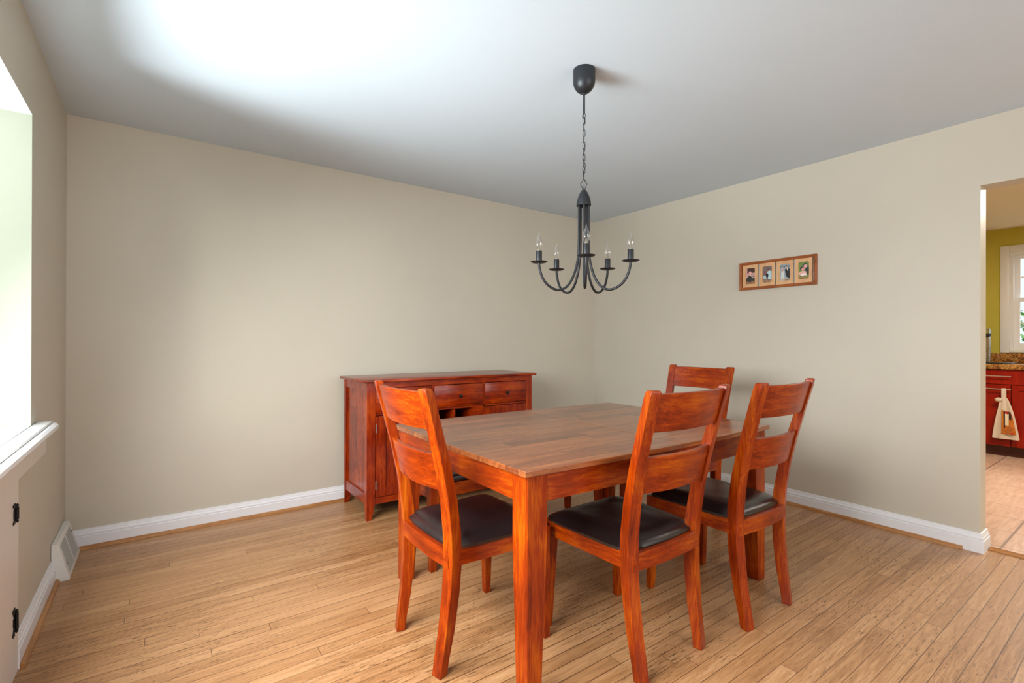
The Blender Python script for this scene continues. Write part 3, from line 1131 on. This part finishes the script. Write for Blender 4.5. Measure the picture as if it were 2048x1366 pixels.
for i in range(5):
    a = math.radians(-96 + 72 * i)
    d = RT * math.cos(a) + FW * math.sin(a)
    path = [(0.023, -0.626), (0.023, -0.72), (0.0235, -0.80), (0.026, -0.86), (0.033, -0.905), (0.046, -0.950), (0.064, -0.987), (0.086, -1.012), (0.110, -1.024), (0.134, -1.024), (0.158, -1.014), (0.180, -0.997), (0.197, -0.973), (0.208, -0.945), (0.213, -0.925), (0.215, -0.903)]
    # smooth the path (Catmull-Rom)
    P = [path[0]] + path + [path[-1]]
    sm = []
    for q in range(1, len(P) - 2):
        for s_ in range(4):
            t_ = s_ / 4
            f = []
            for c in (0, 1):
                p0, p1, p2, p3 = (P[q - 1][c], P[q][c], P[q + 1][c], P[q + 2][c])
                f.append(0.5 * ((2 * p1) + (-p0 + p2) * t_ + (2 * p0 - 5 * p1 + 4 * p2 - p3) * t_ ** 2 + (-p0 + 3 * p1 - 3 * p2 + p3) * t_ ** 3))
            sm.append(f)
    sm.append(path[-1])
    bm = nb()
    tube(bm, [d * r + Vector((0, 0, z)) for r, z in sm], 0.0058, 12)
    arm = obj('arm', bm, black_m, ch, smooth=60)
    c = d * R0
    bm = nb()
    lathe(bm, [(0.0, -0.003), (0.012, -0.003), (0.030, -0.001), (0.0385, 0.003), (0.039, 0.0045), (0.030, 0.0015), (0.012, 0.0005), (0.0, 0.0005)], (c.x, c.y, -0.903), 40)
    obj('drip_dish', bm, black_m, arm, smooth=50)
    bm = nb()
    lathe(bm, [(0.0, 0.001), (0.0135, 0.001), (0.0138, 0.004), (0.0138, 0.050), (0.0128, 0.053), (0.0, 0.053)], (c.x, c.y, -0.903), 28)
    obj('candle_sleeve', bm, black_m, arm, smooth=50)
    # the bulb can be lifted out of its sleeve: a thing of its own
    names = ['front bulb, in the arm pointing at the camera', 'rightmost bulb, on the outer right arm', 'rear right bulb, faint against the right wall', 'rear left bulb, second from the left', 'leftmost bulb, on the outer left arm']
    bt = thing('candle_bulb', 'clear flame-tip chandelier bulb, ' + names[i], 'light bulb', (CX + c.x, CY + c.y, H - 0.850), 0, 'chandelier bulbs')
    bm = nb()
    lathe(bm, [(0.0070, 0.0), (0.0078, 0.004), (0.0105, 0.010), (0.0150, 0.020), (0.0168, 0.028), (0.0160, 0.037), (0.0125, 0.048), (0.0085, 0.057), (0.0050, 0.065), (0.0028, 0.072), (0.0016, 0.079), (0.0004, 0.084)], (0, 0, 0.001), 28)
    obj('glass_envelope', bm, bulb_glass, bt, smooth=80)
    bm = nb()
    lathe(bm, [(0.0085, 0.0003), (0.0085, 0.004), (0.0060, 0.006), (0.0036, 0.012), (0.0028, 0.022), (0.0012, 0.026)], (0, 0, 0), 16)
    for s_ in (-1, 1):
        tube(bm, [(s_ * 0.001, 0, 0.024), (s_ * 0.0065, 0, 0.036)], 0.0004, 5)
    tube(bm, [(-0.0065, 0, 0.036), (-0.003, 0, 0.041), (0, 0, 0.037), (0.003, 0, 0.041), (0.0065, 0, 0.036)], 0.0006, 5)
    obj('filament_stem', bm, bulb_base, bt, smooth=60)

# ------------------------------------------------------------------ picture frame
pf = thing('picture_frame', 'long oak frame holding four small family photos on the right wall', 'picture frame', (-0.0005, -1.8675, 1.6915), 0)
# local: x = -outward, y along wall, z up. Viewer looks toward +x; larger -y is to the viewer's right
FH, FWD, BW = 0.107, 0.278, 0.021
bm = nb()


def frame_side(bm, a, b, horizontal):
    pass


pr_ = [(0.0, 0.0), (0.0, -0.018), (0.004, -0.021), (0.009, -0.020), (0.012, -0.016), (0.016, -0.017), (0.020, -0.014), (0.021, -0.010), (0.021, 0.0)]
corners = [(-FWD, -FH), (FWD, -FH), (FWD, FH), (-FWD, FH)]
rings = []
for (cy, cz) in corners:
    sy, sz = (1 if cy > 0 else -1), (1 if cz > 0 else -1)
    rings.append([bm.verts.new((dx, cy - sy * ins, cz - sz * ins)) for ins, dx in pr_])
for i in range(4):
    a, b = rings[i], rings[(i + 1) % 4]
    for j in range(len(a)):
        q = (j + 1) % len(a)
        bm.faces.new((a[j], a[q], b[q], b[j]))
obj('frame', bm, wood('picture_frame_oak', 'y', srgb(118, 62, 30), srgb(150, 84, 42), srgb(176, 108, 62), 0.4, 0.2, knots=False), pf, smooth=30)


def rrect(cy, cz, hw, hh, r, n=5):
    pts = []
    for (sx_, sz_, a0) in ((1, 1, 0), (-1, 1, 90), (-1, -1, 180), (1, -1, 270)):
        for k in range(n + 1):
            a = math.radians(a0 + 90 * k / n)
            pts.append((cy + sx_ * (hw - r) + r * math.cos(a), cz + sz_ * (hh - r) + r * math.sin(a)))
    return pts


cells = 4
cw = (2 * (FWD - 0.021)) / cells
mats_c = {}


def colm(rgb):
    if rgb not in mats_c:
        mats_c[rgb] = plain('photo_ink_%02x%02x%02x' % rgb, srgb(*rgb), 0.35, 0, 0.12, 160)
    return mats_c[rgb]


def blob(bm, cy, cz, ry, rz, x, n=16):
    vs_ = [bm.verts.new((x, cy + ry * math.cos(2 * PI * k / n), cz + rz * math.sin(2 * PI * k / n))) for k in range(n)]
    bm.faces.new(vs_)


def poly2(bm, pts, x):
    bm.faces.new([bm.verts.new((x, a, b)) for a, b in pts])


hw, hh = 0.035, 0.061
for i in range(cells):
    # i = 0 is the leftmost seen from the room (largest y)
    cy = (FWD - 0.021) - cw * (i + 0.5)
    cz = 0.0
    # mat panel with a rounded opening
    bm = nb()
    inner = rrect(cy, cz, hw, hh, 0.009)
    outer = []
    y0, y1, z0, z1 = cy - cw / 2 + 0.0006, cy + cw / 2 - 0.0006, -FH + 0.0205, FH - 0.0205
    for (a, b) in inner:
        dy, dz = a - cy, b - cz
        k = min((y1 - cy) / abs(dy) if abs(dy) > 1e-6 else 9, (z1 - cz) / abs(dz) if abs(dz) > 1e-6 else 9)
        outer.append((cy + dy * k, cz + dz * k))
    N = len(inner)
    fr, bk = -0.011, -0.006
    A = [bm.verts.new((fr, a, b)) for a, b in inner]
    B = [bm.verts.new((fr, a, b)) for a, b in outer]
    Cc = [bm.verts.new((bk, a, b)) for a, b in inner]
    for k in range(N):
        j = (k + 1) % N
        bm.faces.new((A[k], A[j], B[j], B[k]))
        bm.faces.new((A[j], A[k], Cc[k], Cc[j]))
    # fill the corner gaps of the outer edge
    for sy in (1, -1):
        for sz in (1, -1):
            yy, zz = (y1 if sy > 0 else y0), (z1 if sz > 0 else z0)
            cand = [p for p in outer if (p[0] - cy) * sy > 0 and (p[1] - cz) * sz > 0]
            e1 = [p for p in cand if abs(p[1] - zz) < 1e-6]
            e2 = [p for p in cand if abs(p[0] - yy) < 1e-6]
            if e1 and e2:
                p1 = max(e1, key=lambda p: p[0] * sy); p2 = max(e2, key=lambda p: p[1] * sz)
                bm.faces.new([bm.verts.new((fr, *p1)), bm.verts.new((fr, yy, zz)), bm.verts.new((fr, *p2))])
    # cut-out lettering cresting the bottom of the opening
    random.seed(40 + i)
    wl = hw * 2 - 0.006
    nl = [6, 7, 4, 8][i]
    for L_ in range(nl):
        ly = cy + hw - 0.005 - (L_ + 0.5) * wl / nl
        hgt = 0.013 + 0.008 * (L_ == 0 or random.random() > 0.6)
        w_ = wl / nl * 0.36
        zb = cz - hh + 0.002
        kind = random.choice((0, 1, 2))
        if kind == 0:
            box(bm, fr - 0.0004, fr + 0.002, ly - w_, ly + w_, zb, zb + 0.003)
            box(bm, fr - 0.0004, fr + 0.002, ly + w_ * 0.3, ly + w_, zb, zb + hgt)
            box(bm, fr - 0.0004, fr + 0.002, ly - w_, ly - w_ * 0.3, zb, zb + hgt * 0.7)
        elif kind == 1:
            box(bm, fr - 0.0004, fr + 0.002, ly - w_ * 0.3, ly + w_ * 0.3, zb, zb + hgt)
            box(bm, fr - 0.0004, fr + 0.002, ly - w_, ly + w_, zb + hgt * 0.55, zb + hgt * 0.72)
        else:
            ring(bm, (fr + 0.0008, ly, zb + 0.006), 0.0048, 0.0012, 'x', 1.0, 1.15, 12, 5)
            box(bm, fr - 0.0004, fr + 0.002, ly - w_, ly - w_ * 0.6, zb, zb + hgt)
    obj('photo_mat', bm, maty, pf, smooth=0)
    # the photo itself: flat print in coloured areas
    prt = thing_ = None
    bm = nb(); box(bm, -0.0055, -0.004, cy - hw - 0.002, cy + hw + 0.002, cz - hh - 0.002, cz + hh + 0.002)
    bgc = [(196, 150, 140), (112, 100, 96), (150, 162, 168), (104, 132, 60)][i]
    ph = obj('photo_print', bm, colm(bgc), pf, smooth=0)
    x = -0.0058

    def part(col, fn, lay=0):
        b_ = nb(); fn(b_, x - 0.0002 * lay)
        obj('printed_figure', b_, colm(col), ph, smooth=0)
    if i == 0:
        part((70, 40, 36), lambda b, x_: poly2(b, [(cy - hw, cz + 0.026), (cy + hw * 0.75, cz + 0.022), (cy + hw * 0.75, cz + hh), (cy - hw, cz + hh)], x_))
        part((44, 48, 46), lambda b, x_: poly2(b, [(cy - hw, cz - 0.034), (cy + hw, cz - 0.034), (cy + hw, cz - 0.020), (cy + 0.012, cz + 0.006), (cy - 0.010, cz + 0.004), (cy - hw, cz - 0.018)], x_), 1)
        part((222, 170, 158), lambda b, x_: blob(b, cy + 0.004, cz + 0.024, 0.011, 0.014, x_), 2)
        part((236, 214, 200), lambda b, x_: poly2(b, [(cy + 0.005, cz + 0.008), (cy - 0.002, cz + 0.007), (cy - 0.026, cz - 0.018), (cy - 0.020, cz - 0.018)], x_), 2)
        part((60, 44, 42), lambda b, x_: poly2(b, [(cy - hw, cz - hh), (cy + hw, cz - hh), (cy + hw, cz - 0.034), (cy - hw, cz - 0.034)], x_))
    elif i == 1:
        part((178, 206, 208), lambda b, x_: poly2(b, [(cy - hw * 0.9, cz - 0.04), (cy - 0.006, cz - 0.04), (cy + 0.002, cz + 0.018), (cy - 0.014, cz + 0.028), (cy - hw * 0.9, cz + 0.02)], x_), 1)
        part((60, 40, 36), lambda b, x_: blob(b, cy - 0.005, cz + 0.035, 0.009, 0.011, x_), 1)
        part((150, 96, 84), lambda b, x_: blob(b, cy - 0.004, cz + 0.031, 0.006, 0.009, x_), 2)
        part((170, 196, 200), lambda b, x_: poly2(b, [(cy + 0.006, cz - 0.034), (cy + hw * 0.9, cz - 0.03), (cy + hw * 0.8, cz - 0.008), (cy + 0.01, cz - 0.006)], x_), 1)
        part((36, 22, 30), lambda b, x_: blob(b, cy + 0.002, cz - 0.008, 0.010, 0.016, x_), 3)
        part((120, 84, 92), lambda b, x_: blob(b, cy + 0.018, cz + 0.012, 0.010, 0.02, x_), 1)
    elif i == 2:
        part((60, 70, 76), lambda b, x_: [blob(b, cy + hw * (1 - 0.4 * k), cz + 0.042 + 0.006 * (k % 2), 0.006, 0.006, x_) for k in range(6)], 1)
        part((30, 30, 34), lambda b, x_: poly2(b, [(cy - hw, cz - hh * 0.8), (cy - 0.006, cz - 0.030), (cy + 0.003, cz + 0.022), (cy - 0.016, cz + 0.034), (cy - hw, cz + 0.022)], x_), 1)
        part((200, 208, 204), lambda b, x_: poly2(b, [(cy + 0.001, cz - hh), (cy + hw * 0.9, cz - hh), (cy + hw * 0.75, cz + 0.012), (cy + 0.012, cz + 0.010)], x_), 1)
        part((190, 150, 148), lambda b, x_: blob(b, cy + 0.018, cz + 0.020, 0.008, 0.011, x_), 2)
        part((186, 150, 140), lambda b, x_: blob(b, cy - 0.012, cz + 0.036, 0.007, 0.009, x_), 2)
        part((225, 222, 220), lambda b, x_: poly2(b, [(cy - 0.010, cz + 0.028), (cy - 0.020, cz + 0.028), (cy - 0.018, cz + 0.008)], x_), 2)
    else:
        part((34, 44, 44), lambda b, x_: poly2(b, [(cy - hw, cz - 0.03), (cy - 0.018, cz - 0.03), (cy - 0.006, cz + 0.018), (cy - hw, cz + 0.026)], x_), 1)
        part((28, 22, 22), lambda b, x_: blob(b, cy - 0.008, cz + 0.038, 0.013, 0.013, x_), 1)
        part((216, 158, 158), lambda b, x_: blob(b, cy - 0.010, cz + 0.030, 0.011, 0.013, x_), 2)
        part((40, 28, 34), lambda b, x_: blob(b, cy + 0.012, cz + 0.016, 0.014, 0.013, x_), 2)
        part((222, 150, 150), lambda b, x_: blob(b, cy + 0.006, cz + 0.010, 0.010, 0.013, x_), 3)
        part((222, 168, 156), lambda b, x_: poly2(b, [(cy + hw, cz - 0.03), (cy - 0.02, cz - 0.03), (cy - 0.014, cz - 0.008), (cy + 0.012, cz - 0.002), (cy + hw * 0.9, cz - 0.012)], x_), 2)
        part((240, 222, 224), lambda b, x_: poly2(b, [(cy + 0.024, cz - 0.036), (cy - 0.018, cz - 0.036), (cy - 0.006, cz - 0.018), (cy + 0.022, cz - 0.026)], x_), 3)

# ------------------------------------------------------------------ kitchen beyond the doorway
KX, KF = 3.938, 3.338
bm = nb(); box(bm, 0.128, KX, -5.2, -1.2, -0.06, 0.0)
struct('floor_kitchen', bm, kit_floor, 'wood-look tiled kitchen floor', 'floor', smooth=0)
bm = nb(); box(bm, T, KX + 0.1, -5.2, -1.2, 2.455, 2.5)
struct('ceiling_kitchen', bm, kceil_p, None, 'ceiling', smooth=0)
KW0, KW1, KZ0, KZ1 = -2.515, -3.75, 1.095, 2.185
bm = nb()
box(bm, KX, KX + 0.12, KW0, -1.2, 0, 2.46)
box(bm, KX, KX + 0.12, -5.2, KW1, 0, 2.46)
box(bm, KX, KX + 0.12, KW1, KW0, 0, KZ0)
box(bm, KX, KX + 0.12, KW1, KW0, KZ1, 2.46)
struct('wall_kitchen', bm, green_p, 'olive green kitchen wall around the window', 'wall', smooth=0)
bm = nb()
box(bm, T, KX, -1.2, -1.1, 0, 2.46)
box(bm, T, KX, -5.3, -5.2, 0, 2.46)
struct('wall_kitchen_sides', bm, green_p, None, 'wall', smooth=0)
# kitchen window: casing, sash rails, muntins, panes
bm = nb()
cs = 0.072
box(bm, KX - 0.018, KX - 0.001, KW0, KW0 + cs, 1.069, KZ1 + cs, bev=0.003)
box(bm, KX - 0.018, KX - 0.001, KW1 - cs, KW1, 1.069, KZ1 + cs, bev=0.003)
box(bm, KX - 0.018, KX - 0.001, KW1, KW0, KZ1, KZ1 + cs, bev=0.003)
box(bm, KX - 0.024, KX + 0.10, KW1 - 0.0, KW0, 1.072, 1.092, bev=0.002)
w2 = struct('window_2', bm, trim_p, 'white double-hung kitchen window', 'window', smooth=30)
bm = nb()
for y0_, y1_ in ((KW0 - 0.03, KW0), (KW1, KW1 + 0.03)):
    box(bm, KX, KX + 0.11, y0_, y1_, KZ0, KZ1)
box(bm, KX, KX + 0.11, KW1 + 0.03, KW0 - 0.03, KZ1 - 0.03, KZ1)
obj('window_frame', bm, trim_p, w2, smooth=0)
zm = 1.655
for (x0, z0, z1, name) in ((KX + 0.070, zm - 0.02, KZ1 - 0.03, 'upper_sash'), (KX + 0.035, KZ0, zm + 0.02, 'lower_sash')):
    bm = nb()
    ya, yb = KW0 - 0.03, KW1 + 0.03
    sw = 0.045
    box(bm, x0, x0 + 0.03, ya - sw, ya, z0, z1)
    box(bm, x0, x0 + 0.03, yb, yb + sw, z0, z1)
    box(bm, x0, x0 + 0.03, yb + sw, ya - sw, z0, z0 + (0.075 if name == 'lower_sash' else 0.04))
    box(bm, x0, x0 + 0.03, yb + sw, ya - sw, z1 - 0.042, z1)
    zz = (z0 + z1) / 2 + 0.01
    box(bm, x0 + 0.01, x0 + 0.02, yb + sw, ya - sw, zz - 0.008, zz + 0.008)
    for k in (1, 2, 3):
        yy = ya - sw + (yb - ya + 2 * sw) * k / 4
        box(bm, x0 + 0.01, x0 + 0.02, yy - 0.008, yy + 0.008, z0 + 0.04, z1 - 0.04)
    s_ = obj(name, bm, trim_p, w2, smooth=0)
    bm = nb(); box(bm, x0 + 0.013, x0 + 0.017, yb + sw, ya - sw, z0 + 0.03, z1 - 0.03)
    obj('pane', bm, pane_glass, s_, smooth=0)

# base cabinets
kc = thing('kitchen_cabinet', 'red-stained kitchen base cabinet with steel bar handles', 'cabinet', (KF, 0, 0))
bm = nb(); box(bm, 0.022, 0.585, -4.6, -1.25, 0.105, 0.905)
obj('carcass', bm, kick_m, kc, smooth=0)
bm = nb(); box(bm, 0.066, 0.56, -4.6, -1.25, 0.0, 0.105)
obj('toe_kick', bm, kick_m, kc, smooth=0)


def kdoor(y0, y1, z0, z1, shaker=True, name='door'):
    bm = nb()
    if shaker:
        s_ = 0.055
        box(bm, 0.0, 0.020, y0, y0 + s_, z0, z1, bev=0.0015, seg=1)
        box(bm, 0.0, 0.020, y1 - s_, y1, z0, z1, bev=0.0015, seg=1)
        box(bm, 0.0, 0.020, y0 + s_, y1 - s_, z0, z0 + s_, bev=0.0015, seg=1)
        box(bm, 0.0, 0.020, y0 + s_, y1 - s_, z1 - s_, z1, bev=0.0015, seg=1)
        box(bm, 0.009, 0.018, y0 + s_ - 0.002, y1 - s_ + 0.002, z0 + s_ - 0.002, z1 - s_ + 0.002)
    else:
        box(bm, 0.0, 0.020, y0, y1, z0, z1, bev=0.002, seg=1)
    return obj(name, bm, red_z, kc, smooth=30)


def bar(parent, y0, y1, z):
    bm = nb()
    tube(bm, [(-0.034, y0, z), (-0.034, y1, z)], 0.0055, 12)
    for y in (y0 + 0.06, y1 - 0.06):
        tube(bm, [(-0.034, y, z), (0.0005, y, z)], 0.0045, 8)
    obj('handle', bm, steel_m, parent, smooth=50)


d0 = kdoor(-2.612, -2.055, 0.112, 0.744)
bar(d0, -2.632 + 0.012, -2.10, 0.700)
d1 = kdoor(-3.172, -2.617, 0.112, 0.744)
bar(d1, -3.13, -2.80, 0.700)
d2 = kdoor(-1.60, -2.05, 0.112, 0.744) if False else kdoor(-2.05, -1.60, 0.112, 0.744)
w = kdoor(-2.88, -2.055, 0.749, 0.900, False, 'drawer')
bar(w, -2.632 + 0.012, -2.10, 0.832)
w = kdoor(-3.70, -2.885, 0.749, 0.900, False, 'drawer')
bm = nb(); box(bm, KF - 0.028, KX - 0.001, -4.6, -1.25, 0.9055, 0.955, bev=0.006)
tag(obj('granite_countertop', bm, granite, smooth=30), 'speckled brown granite worktop running under the kitchen window', 'countertop')
bm = nb(); box(bm, KX - 0.024, KX - 0.001, -4.6, -1.25, 0.9555, 1.062, bev=0.003)
tag(obj('granite_backsplash', bm, granite, smooth=30), 'low granite upstand against the green kitchen wall', 'backsplash')

# ribbed chrome canister and black tray on the worktop
can = thing('chrome_canister', 'tall ribbed chrome canister with black band on the granite worktop', 'canister', (3.70, -2.352, 0.9555))
bm = nb()
prof = [(0.0, 0.0), (0.060, 0.0), (0.060, 0.012)]
z = 0.014
while z < 0.285:
    prof += [(0.052, z), (0.0545, z + 0.003), (0.0545, z + 0.006), (0.052, z + 0.009)]
    z += 0.0105
prof += [(0.050, 0.29), (0.0, 0.29)]
lathe(bm, prof, (0, 0, 0), 36)
obj('body', bm, chrome_m, can, smooth=40)
bm = nb(); lathe(bm, [(0.0, 0.290), (0.054, 0.290), (0.056, 0.295), (0.056, 0.322), (0.054, 0.326), (0.0, 0.326)], (0, 0, 0), 36)
obj('band', bm, blackp, can, smooth=40)
bm = nb(); lathe(bm, [(0.0, 0.3265), (0.054, 0.3265), (0.055, 0.360), (0.050, 0.375), (0.0, 0.378)], (0, 0, 0), 36)
obj('lid', bm, chrome_m, can, smooth=40)
bm = nb()
tube(bm, [(-0.056, -0.01, 0.09), (-0.085, -0.015, 0.085), (-0.092, -0.017, 0.06), (-0.092, -0.017, 0.045)], 0.009, 12)
tube(bm, [(-0.082, -0.015, 0.09), (-0.082, -0.015, 0.125)], 0.005, 8)
obj('spigot', bm, chrome_m, can, smooth=50)
bm = nb()
box(bm, 3.42, 3.66, -2.62, -2.36, 0.9555, 0.968, bev=0.005)
tag(obj('black_tray', bm, blackp, smooth=30), 'flat black tray on the worktop before the chrome canister', 'tray')

# hanging towel
tw = thing('hanging_towel', 'cream kitchen towel with a still-life print hanging from the door handle', 'towel', (KF - 0.034, -2.583, 0))


def towel_sheet(outl, x0, amp, nfold, thick, ph=0.0):
    """outl: list of (z, ymin, ymax) from top to bottom"""
    bm = nb()
    rows = []
    n = 26
    for z, ya, yb in outl:
        row = []
        for i in range(n + 1):
            k = i / n
            y = ya + (yb - ya) * k
            x = x0 - amp * (0.5 + 0.5 * math.sin(k * nfold * 2 * PI + ph)) * min(1, (outl[0][0] - z) * 4 + 0.2)
            row.append((x, y, z))
        rows.append(row)
    F_ = [[bm.verts.new(p) for p in r] for r in rows]
    B_ = [[bm.verts.new((p[0] + thick, p[1], p[2])) for p in r] for r in rows]
    m_ = len(rows)
    for a in range(m_ - 1):
        for i in range(n):
            bm.faces.new((F_[a][i], F_[a][i + 1], F_[a + 1][i + 1], F_[a + 1][i]))
            bm.faces.new((B_[a][i], B_[a + 1][i], B_[a + 1][i + 1], B_[a][i + 1]))
        bm.faces.new((F_[a][0], F_[a + 1][0], B_[a + 1][0], B_[a][0]))
        bm.faces.new((F_[a][n], B_[a][n], B_[a + 1][n], F_[a + 1][n]))
    for i in range(n):
        bm.faces.new((F_[0][i], B_[0][i], B_[0][i + 1], F_[0][i + 1]))
        bm.faces.new((F_[m_ - 1][i], F_[m_ - 1][i + 1], B_[m_ - 1][i + 1], B_[m_ - 1][i]))
    return bm


# strap looping over the handle
bm = nb()
loop = [(0.010, 0.60), (0.012, 0.66), (0.009, 0.702), (0.0, 0.711), (-0.010, 0.702), (-0.013, 0.66), (-0.012, 0.60)]
inn = [(0.007, 0.60), (0.009, 0.66), (0.006, 0.700), (0.0, 0.7075), (-0.007, 0.700), (-0.010, 0.66), (-0.009, 0.60)]
prism(bm, loop + list(reversed(inn)), 'y', -0.002, 0.032)
obj('strap', bm, towel_m, tw, smooth=40)
bm = towel_sheet([(0.612, -0.010, 0.036), (0.585, -0.022, 0.040), (0.55, -0.034, 0.050), (0.50, -0.048, 0.056), (0.44, -0.062, 0.068), (0.36, -0.076, 0.080), (0.28, -0.088, 0.090), (0.225, -0.096, 0.096), (0.20, -0.100, 0.098), (0.192, -0.094, 0.092)], -0.010, 0.012, 2, 0.004)
obj('cloth', bm, towel_m, tw, smooth=60)
# ruffle on the left
bm = nb()
bmesh.ops.create_uvsphere(bm, u_segments=16, v_segments=10, radius=0.026)
bmesh.ops.scale(bm, vec=(0.5, 1.1, 0.85), verts=bm.verts)
for v in bm.verts:
    v.co += Vector((0, 0.004 * math.sin(v.co.z * 300), 0))
obj('ruffle', bm, towel_m, tw, loc=(-0.016, 0.052, 0.592), smooth=60)
tw_pr = plain('towel_print_amber', srgb(196, 112, 34), 0.9, 0, 0.25, 30)
tw_dk = plain('towel_print_dark', srgb(60, 30, 24), 0.9, 0, 0.3, 60)
bm = nb()
xx = -0.026


def flat(bm, pts, x=xx):
    r0 = [(x, a, b) for a, b in pts]
    loft(bm, [r0, [(x - 0.0012, a, b) for a, b in pts]])


flat(bm, [(0.030, 0.245), (-0.078, 0.245), (-0.066, 0.33), (-0.052, 0.42), (-0.036, 0.475), (0.006, 0.480), (0.026, 0.49)])
pr1 = obj('printed_panel', bm, tw_pr, tw, smooth=0)
bm = nb()
flat(bm, [(0.012, 0.31), (0.000, 0.31), (-0.004, 0.475), (0.014, 0.475)], xx - 0.0014)
flat(bm, [(-0.022, 0.40), (-0.042, 0.39), (-0.044, 0.44), (-0.034, 0.472), (-0.020, 0.474)], xx - 0.0014)
obj('print_shadows', bm, tw_dk, pr1, smooth=0)
bm = nb()
flat(bm, [(0.002, 0.335), (-0.024, 0.335), (-0.024, 0.455), (0.002, 0.455)], xx - 0.0028)
obj('print_candle', bm, plain('towel_print_ivory', srgb(226, 210, 182), 0.9, 0, 0.1), pr1, smooth=0)
bm = nb()
for (a, b, r) in ((-0.034, 0.305, 0.026), (-0.014, 0.268, 0.020)):
    pts = [(a + r * math.cos(2 * PI * k / 14), b + r * 0.8 * math.sin(2 * PI * k / 14)) for k in range(14)]
    flat(bm, pts, xx - 0.0028 - r * 0.02)
obj('print_pots', bm, plain('towel_print_ochre', srgb(176, 98, 44), 0.9, 0, 0.3, 60), pr1, smooth=0)
red_pr = plain('towel_print_red', srgb(186, 34, 44), 0.9, 0, 0.3, 60)
for (a, b, r) in ((-0.008, 0.468, 0.010), (-0.016, 0.458, 0.009), (-0.050, 0.262, 0.007), (-0.060, 0.256, 0.006), (-0.040, 0.256, 0.006)):
    pts = [(a + r * math.cos(2 * PI * k / 10), b + r * math.sin(2 * PI * k / 10)) for k in range(10)]
    bm = nb()
    flat(bm, pts, xx - 0.0046)
    obj('print_berry', bm, red_pr, pr1, smooth=0)

# leafy shrub outside the kitchen window
leaf_m = plain('shrub_leaf', srgb(96, 142, 84), 0.6, 0, 0.35, 12)
sh = thing('garden_shrub', 'leafy green shrub seen through the kitchen window', 'shrub', (7.4, -2.35, -0.6))
bm = nb()
random.seed(3)
for i in range(2600):
    a = random.uniform(0, 2 * PI); zz = random.random()
    rr = 1.15 * math.sqrt(random.random()) * (1 - 0.55 * max(0, zz - 0.5))
    c = Vector((rr * math.cos(a) * 0.8, rr * math.sin(a) * 1.5, 0.3 + zz * 2.0))
    n_ = Vector((random.uniform(-1, 1), random.uniform(-1, 1), random.uniform(-1, 1))).normalized()
    t_ = n_.orthogonal().normalized() * 0.055
    s_ = n_.cross(t_).normalized() * 0.028
    bm.faces.new([bm.verts.new(c + t_), bm.verts.new(c + s_), bm.verts.new(c - t_), bm.verts.new(c - s_)])
obj('foliage', bm, leaf_m, sh, smooth=0)
bm = nb()
for k in range(6):
    a = k * 1.05
    tube(bm, [(0.05 * math.cos(a), 0.05 * math.sin(a), 0), (0.35 * math.cos(a), 0.6 * math.sin(a), 1.1), (0.6 * math.cos(a), 1.0 * math.sin(a), 1.9)], [0.03, 0.02, 0.008], 7)
obj('stem', bm, plain('shrub_bark', srgb(90, 66, 48), 0.8), sh)
bm = nb(); box(bm, 4.2, 14, -12, 4, -0.66, -0.6)
struct('ground_outside', bm, plain('lawn', srgb(120, 140, 84), 0.9, 0, 0.2, 3), None, 'ground', smooth=0)
